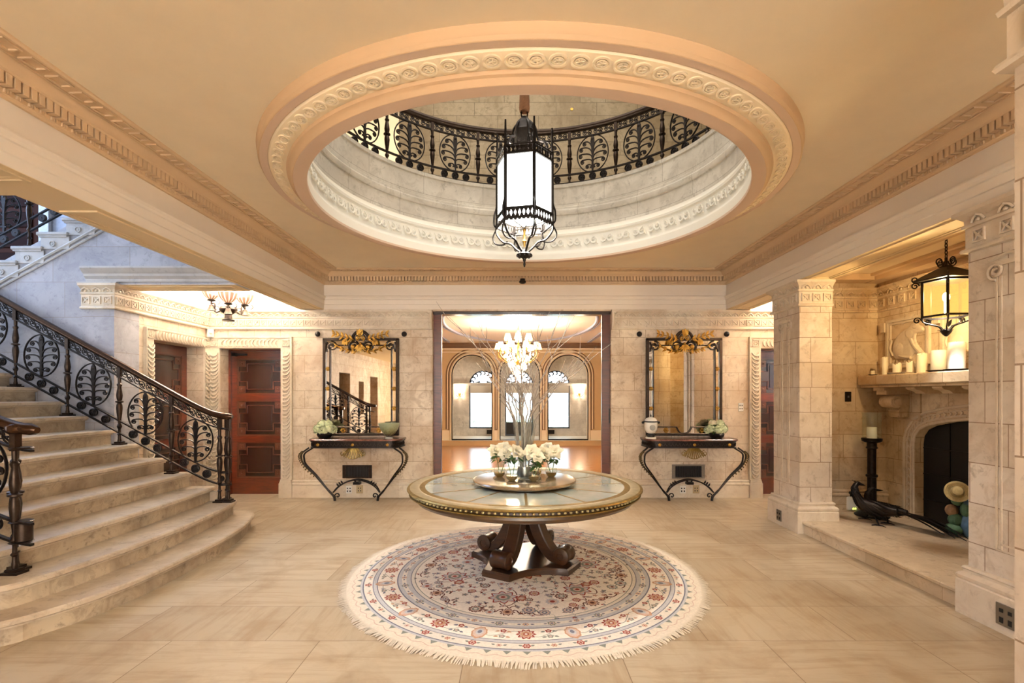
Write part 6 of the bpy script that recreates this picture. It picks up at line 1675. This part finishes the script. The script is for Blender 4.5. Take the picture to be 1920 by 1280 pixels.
# chandelier of the salon
cx, cy = .07, 11.0
ch = thing('salon_chandelier', 'bright shaded crystal chandelier in the salon beyond the doorway', 'chandelier', (cx, cy, 0))
b = MB(); b.lathe([(0, 2.02), (.02, 2.03), (.06, 2.08), (.03, 2.15), (.02, 2.2), (.05, 2.26), (.09, 2.34), (.05, 2.42), (.025, 2.5), (.04, 2.62), (.02, 2.7), (.015, 2.95), (.05, 3.0), (.02, 3.05), (.012, 3.19), (0, 3.19)], 14); b.build('stem', M['brass'], ch)
cry = simple('lit_crystal', 'FFF4E0', .1, emit='FFE9C8', es=1.1)
for tier, (n, R, z) in enumerate(((9, .46, 2.60), (6, .27, 2.80))):
    for k in range(n):
        q = 2*PI*k/n+.2+.3*tier; d = Vector((cos(q), sin(q), 0)); b = MB()
        b.tube(cr([d*.04+Vector((0, 0, 2.36+.2*tier)), d*R*.5+Vector((0, 0, 2.28+.24*tier)), d*R*.95+Vector((0, 0, z-.18)), d*R+Vector((0, 0, z-.06))], 4), .010, 5)
        b.lathe([(.0, -.08), (.045, -.075), (.05, -.065), (.012, -.06), (.012, .02), (0, .02)], 10, d*R+Vector((0, 0, z))); ar = b.build('arm', M['brass'], ch)
        b = MB(); b.lathe([(.085, .0), (.05, .13), (.047, .13), (.082, 0)], 14, d*R+Vector((0, 0, z))); b.build('lamp_shade', SHD, ar)
b = MB(); rnd = random.Random(8)
for i in range(230):
    q = rnd.uniform(0, 2*PI); z = rnd.uniform(1.98, 2.62); R = .42*math.sqrt(rnd.random())*(.25+.75*(z-1.98)/.64); s = rnd.uniform(.012, .022)
    s *= 1.25; c = Vector((R*cos(q), R*sin(q), z)); b.add([c+Vector((0, 0, s*1.8)), c+Vector((s, 0, 0)), c+Vector((0, s, 0)), c+Vector((-s, 0, 0)), c+Vector((0, -s, 0)), c-Vector((0, 0, s*1.8))], [(0, 1, 2), (0, 2, 3), (0, 3, 4), (0, 4, 1), (5, 2, 1), (5, 3, 2), (5, 4, 3), (5, 1, 4)])
c = b.build('crystal', cry, ch, smooth=False); c['kind'] = 'stuff'
bm = MB(); bm.lathe([(0, 0), (.02, 0), (.022, .01), (0, .01)], 12); o = bm.build('brass_wall_fitting', M['brass']); o.location = at(1072, 205, 7.419); o.rotation_euler = (PI/2, 0, 0); tag(o, 'small round brass fitting on the upper stone wall above the balcony', 'wall fitting')

# ------------------------------------------------------------------ light and camera
light('lantern_lamp', 'POINT', (LX, LY, 3.45), LIGHT['lantern'], (1, .97, .92), .12)
light('skylight', 'AREA', (.1, 4.4, 6.9), LIGHT['sky'], (1, .96, .88), size=(3.5, 3.5))
light('entrance_fill_light', 'AREA', (.1, -5.1, 1.75), LIGHT['hall_fill'], (.87, .945, 1), size=(5.8, 2.9), rot=(-PI/2, 0, 0))  # unseen area lamp added behind the camera to brighten the hall
light('landing_window_daylight', 'AREA', (-8.8, 5.2, 4.9), LIGHT['stair'], (.30, .52, 1), size=(2.3, 2.8), rot=(0, -PI/2*1.0, 0))
light('salon_chandelier_lamp', 'POINT', (cx, cy, 2.72), LIGHT['salon'], WARMW, .3)
light('sunroom_daylight', 'AREA', (.14, 17.6, 1.5), LIGHT['sun'], (.86, .93, 1), size=(4.5, 2.4), rot=(-PI/2, 0, PI))
light('sun', 'SUN', (0, 20, 12), 1.6, (1, .97, .92), .01, rot=(-math.radians(-28), 0, 0))
light('upper_corridor_lamp', 'POINT', (-2.9, 8.2, 5.6), LIGHT['upl'], (1, .80, .52), .2)
w = bpy.data.worlds.new('sky'); SC.world = w; w.use_nodes = True
bg = w.node_tree.nodes['Background']; bg.inputs[0].default_value = (.74, .86, 1, 1); bg.inputs[1].default_value = 2.2
cam = bpy.data.cameras.new('camera'); co = bpy.data.objects.new('camera', cam); COL.objects.link(co)
co.location = (0, 0, EYE); co.rotation_euler = (PI/2, 0, 0); cam.sensor_width = 36; cam.lens = FPX/1920*36
cam.shift_x = -(VX-960)/1920; cam.shift_y = (VY-640)/1920; cam.clip_start = .05
SC.camera = co
vs_ = SC.view_settings; SC.display_settings.display_device = 'sRGB'; vs_.view_transform = 'Standard'; vs_.look = 'None'; vs_.exposure = 1.45; vs_.gamma = 1; vs_.use_curve_mapping = False
SC.cycles.use_denoising = True; SC.cycles.max_bounces = 8; SC.cycles.diffuse_bounces = 4; SC.cycles.glossy_bounces = 4; SC.cycles.transparent_max_bounces = 16
SC.cycles.sample_clamp_indirect = 6; SC.cycles.caustics_reflective = False; SC.cycles.caustics_refractive = False
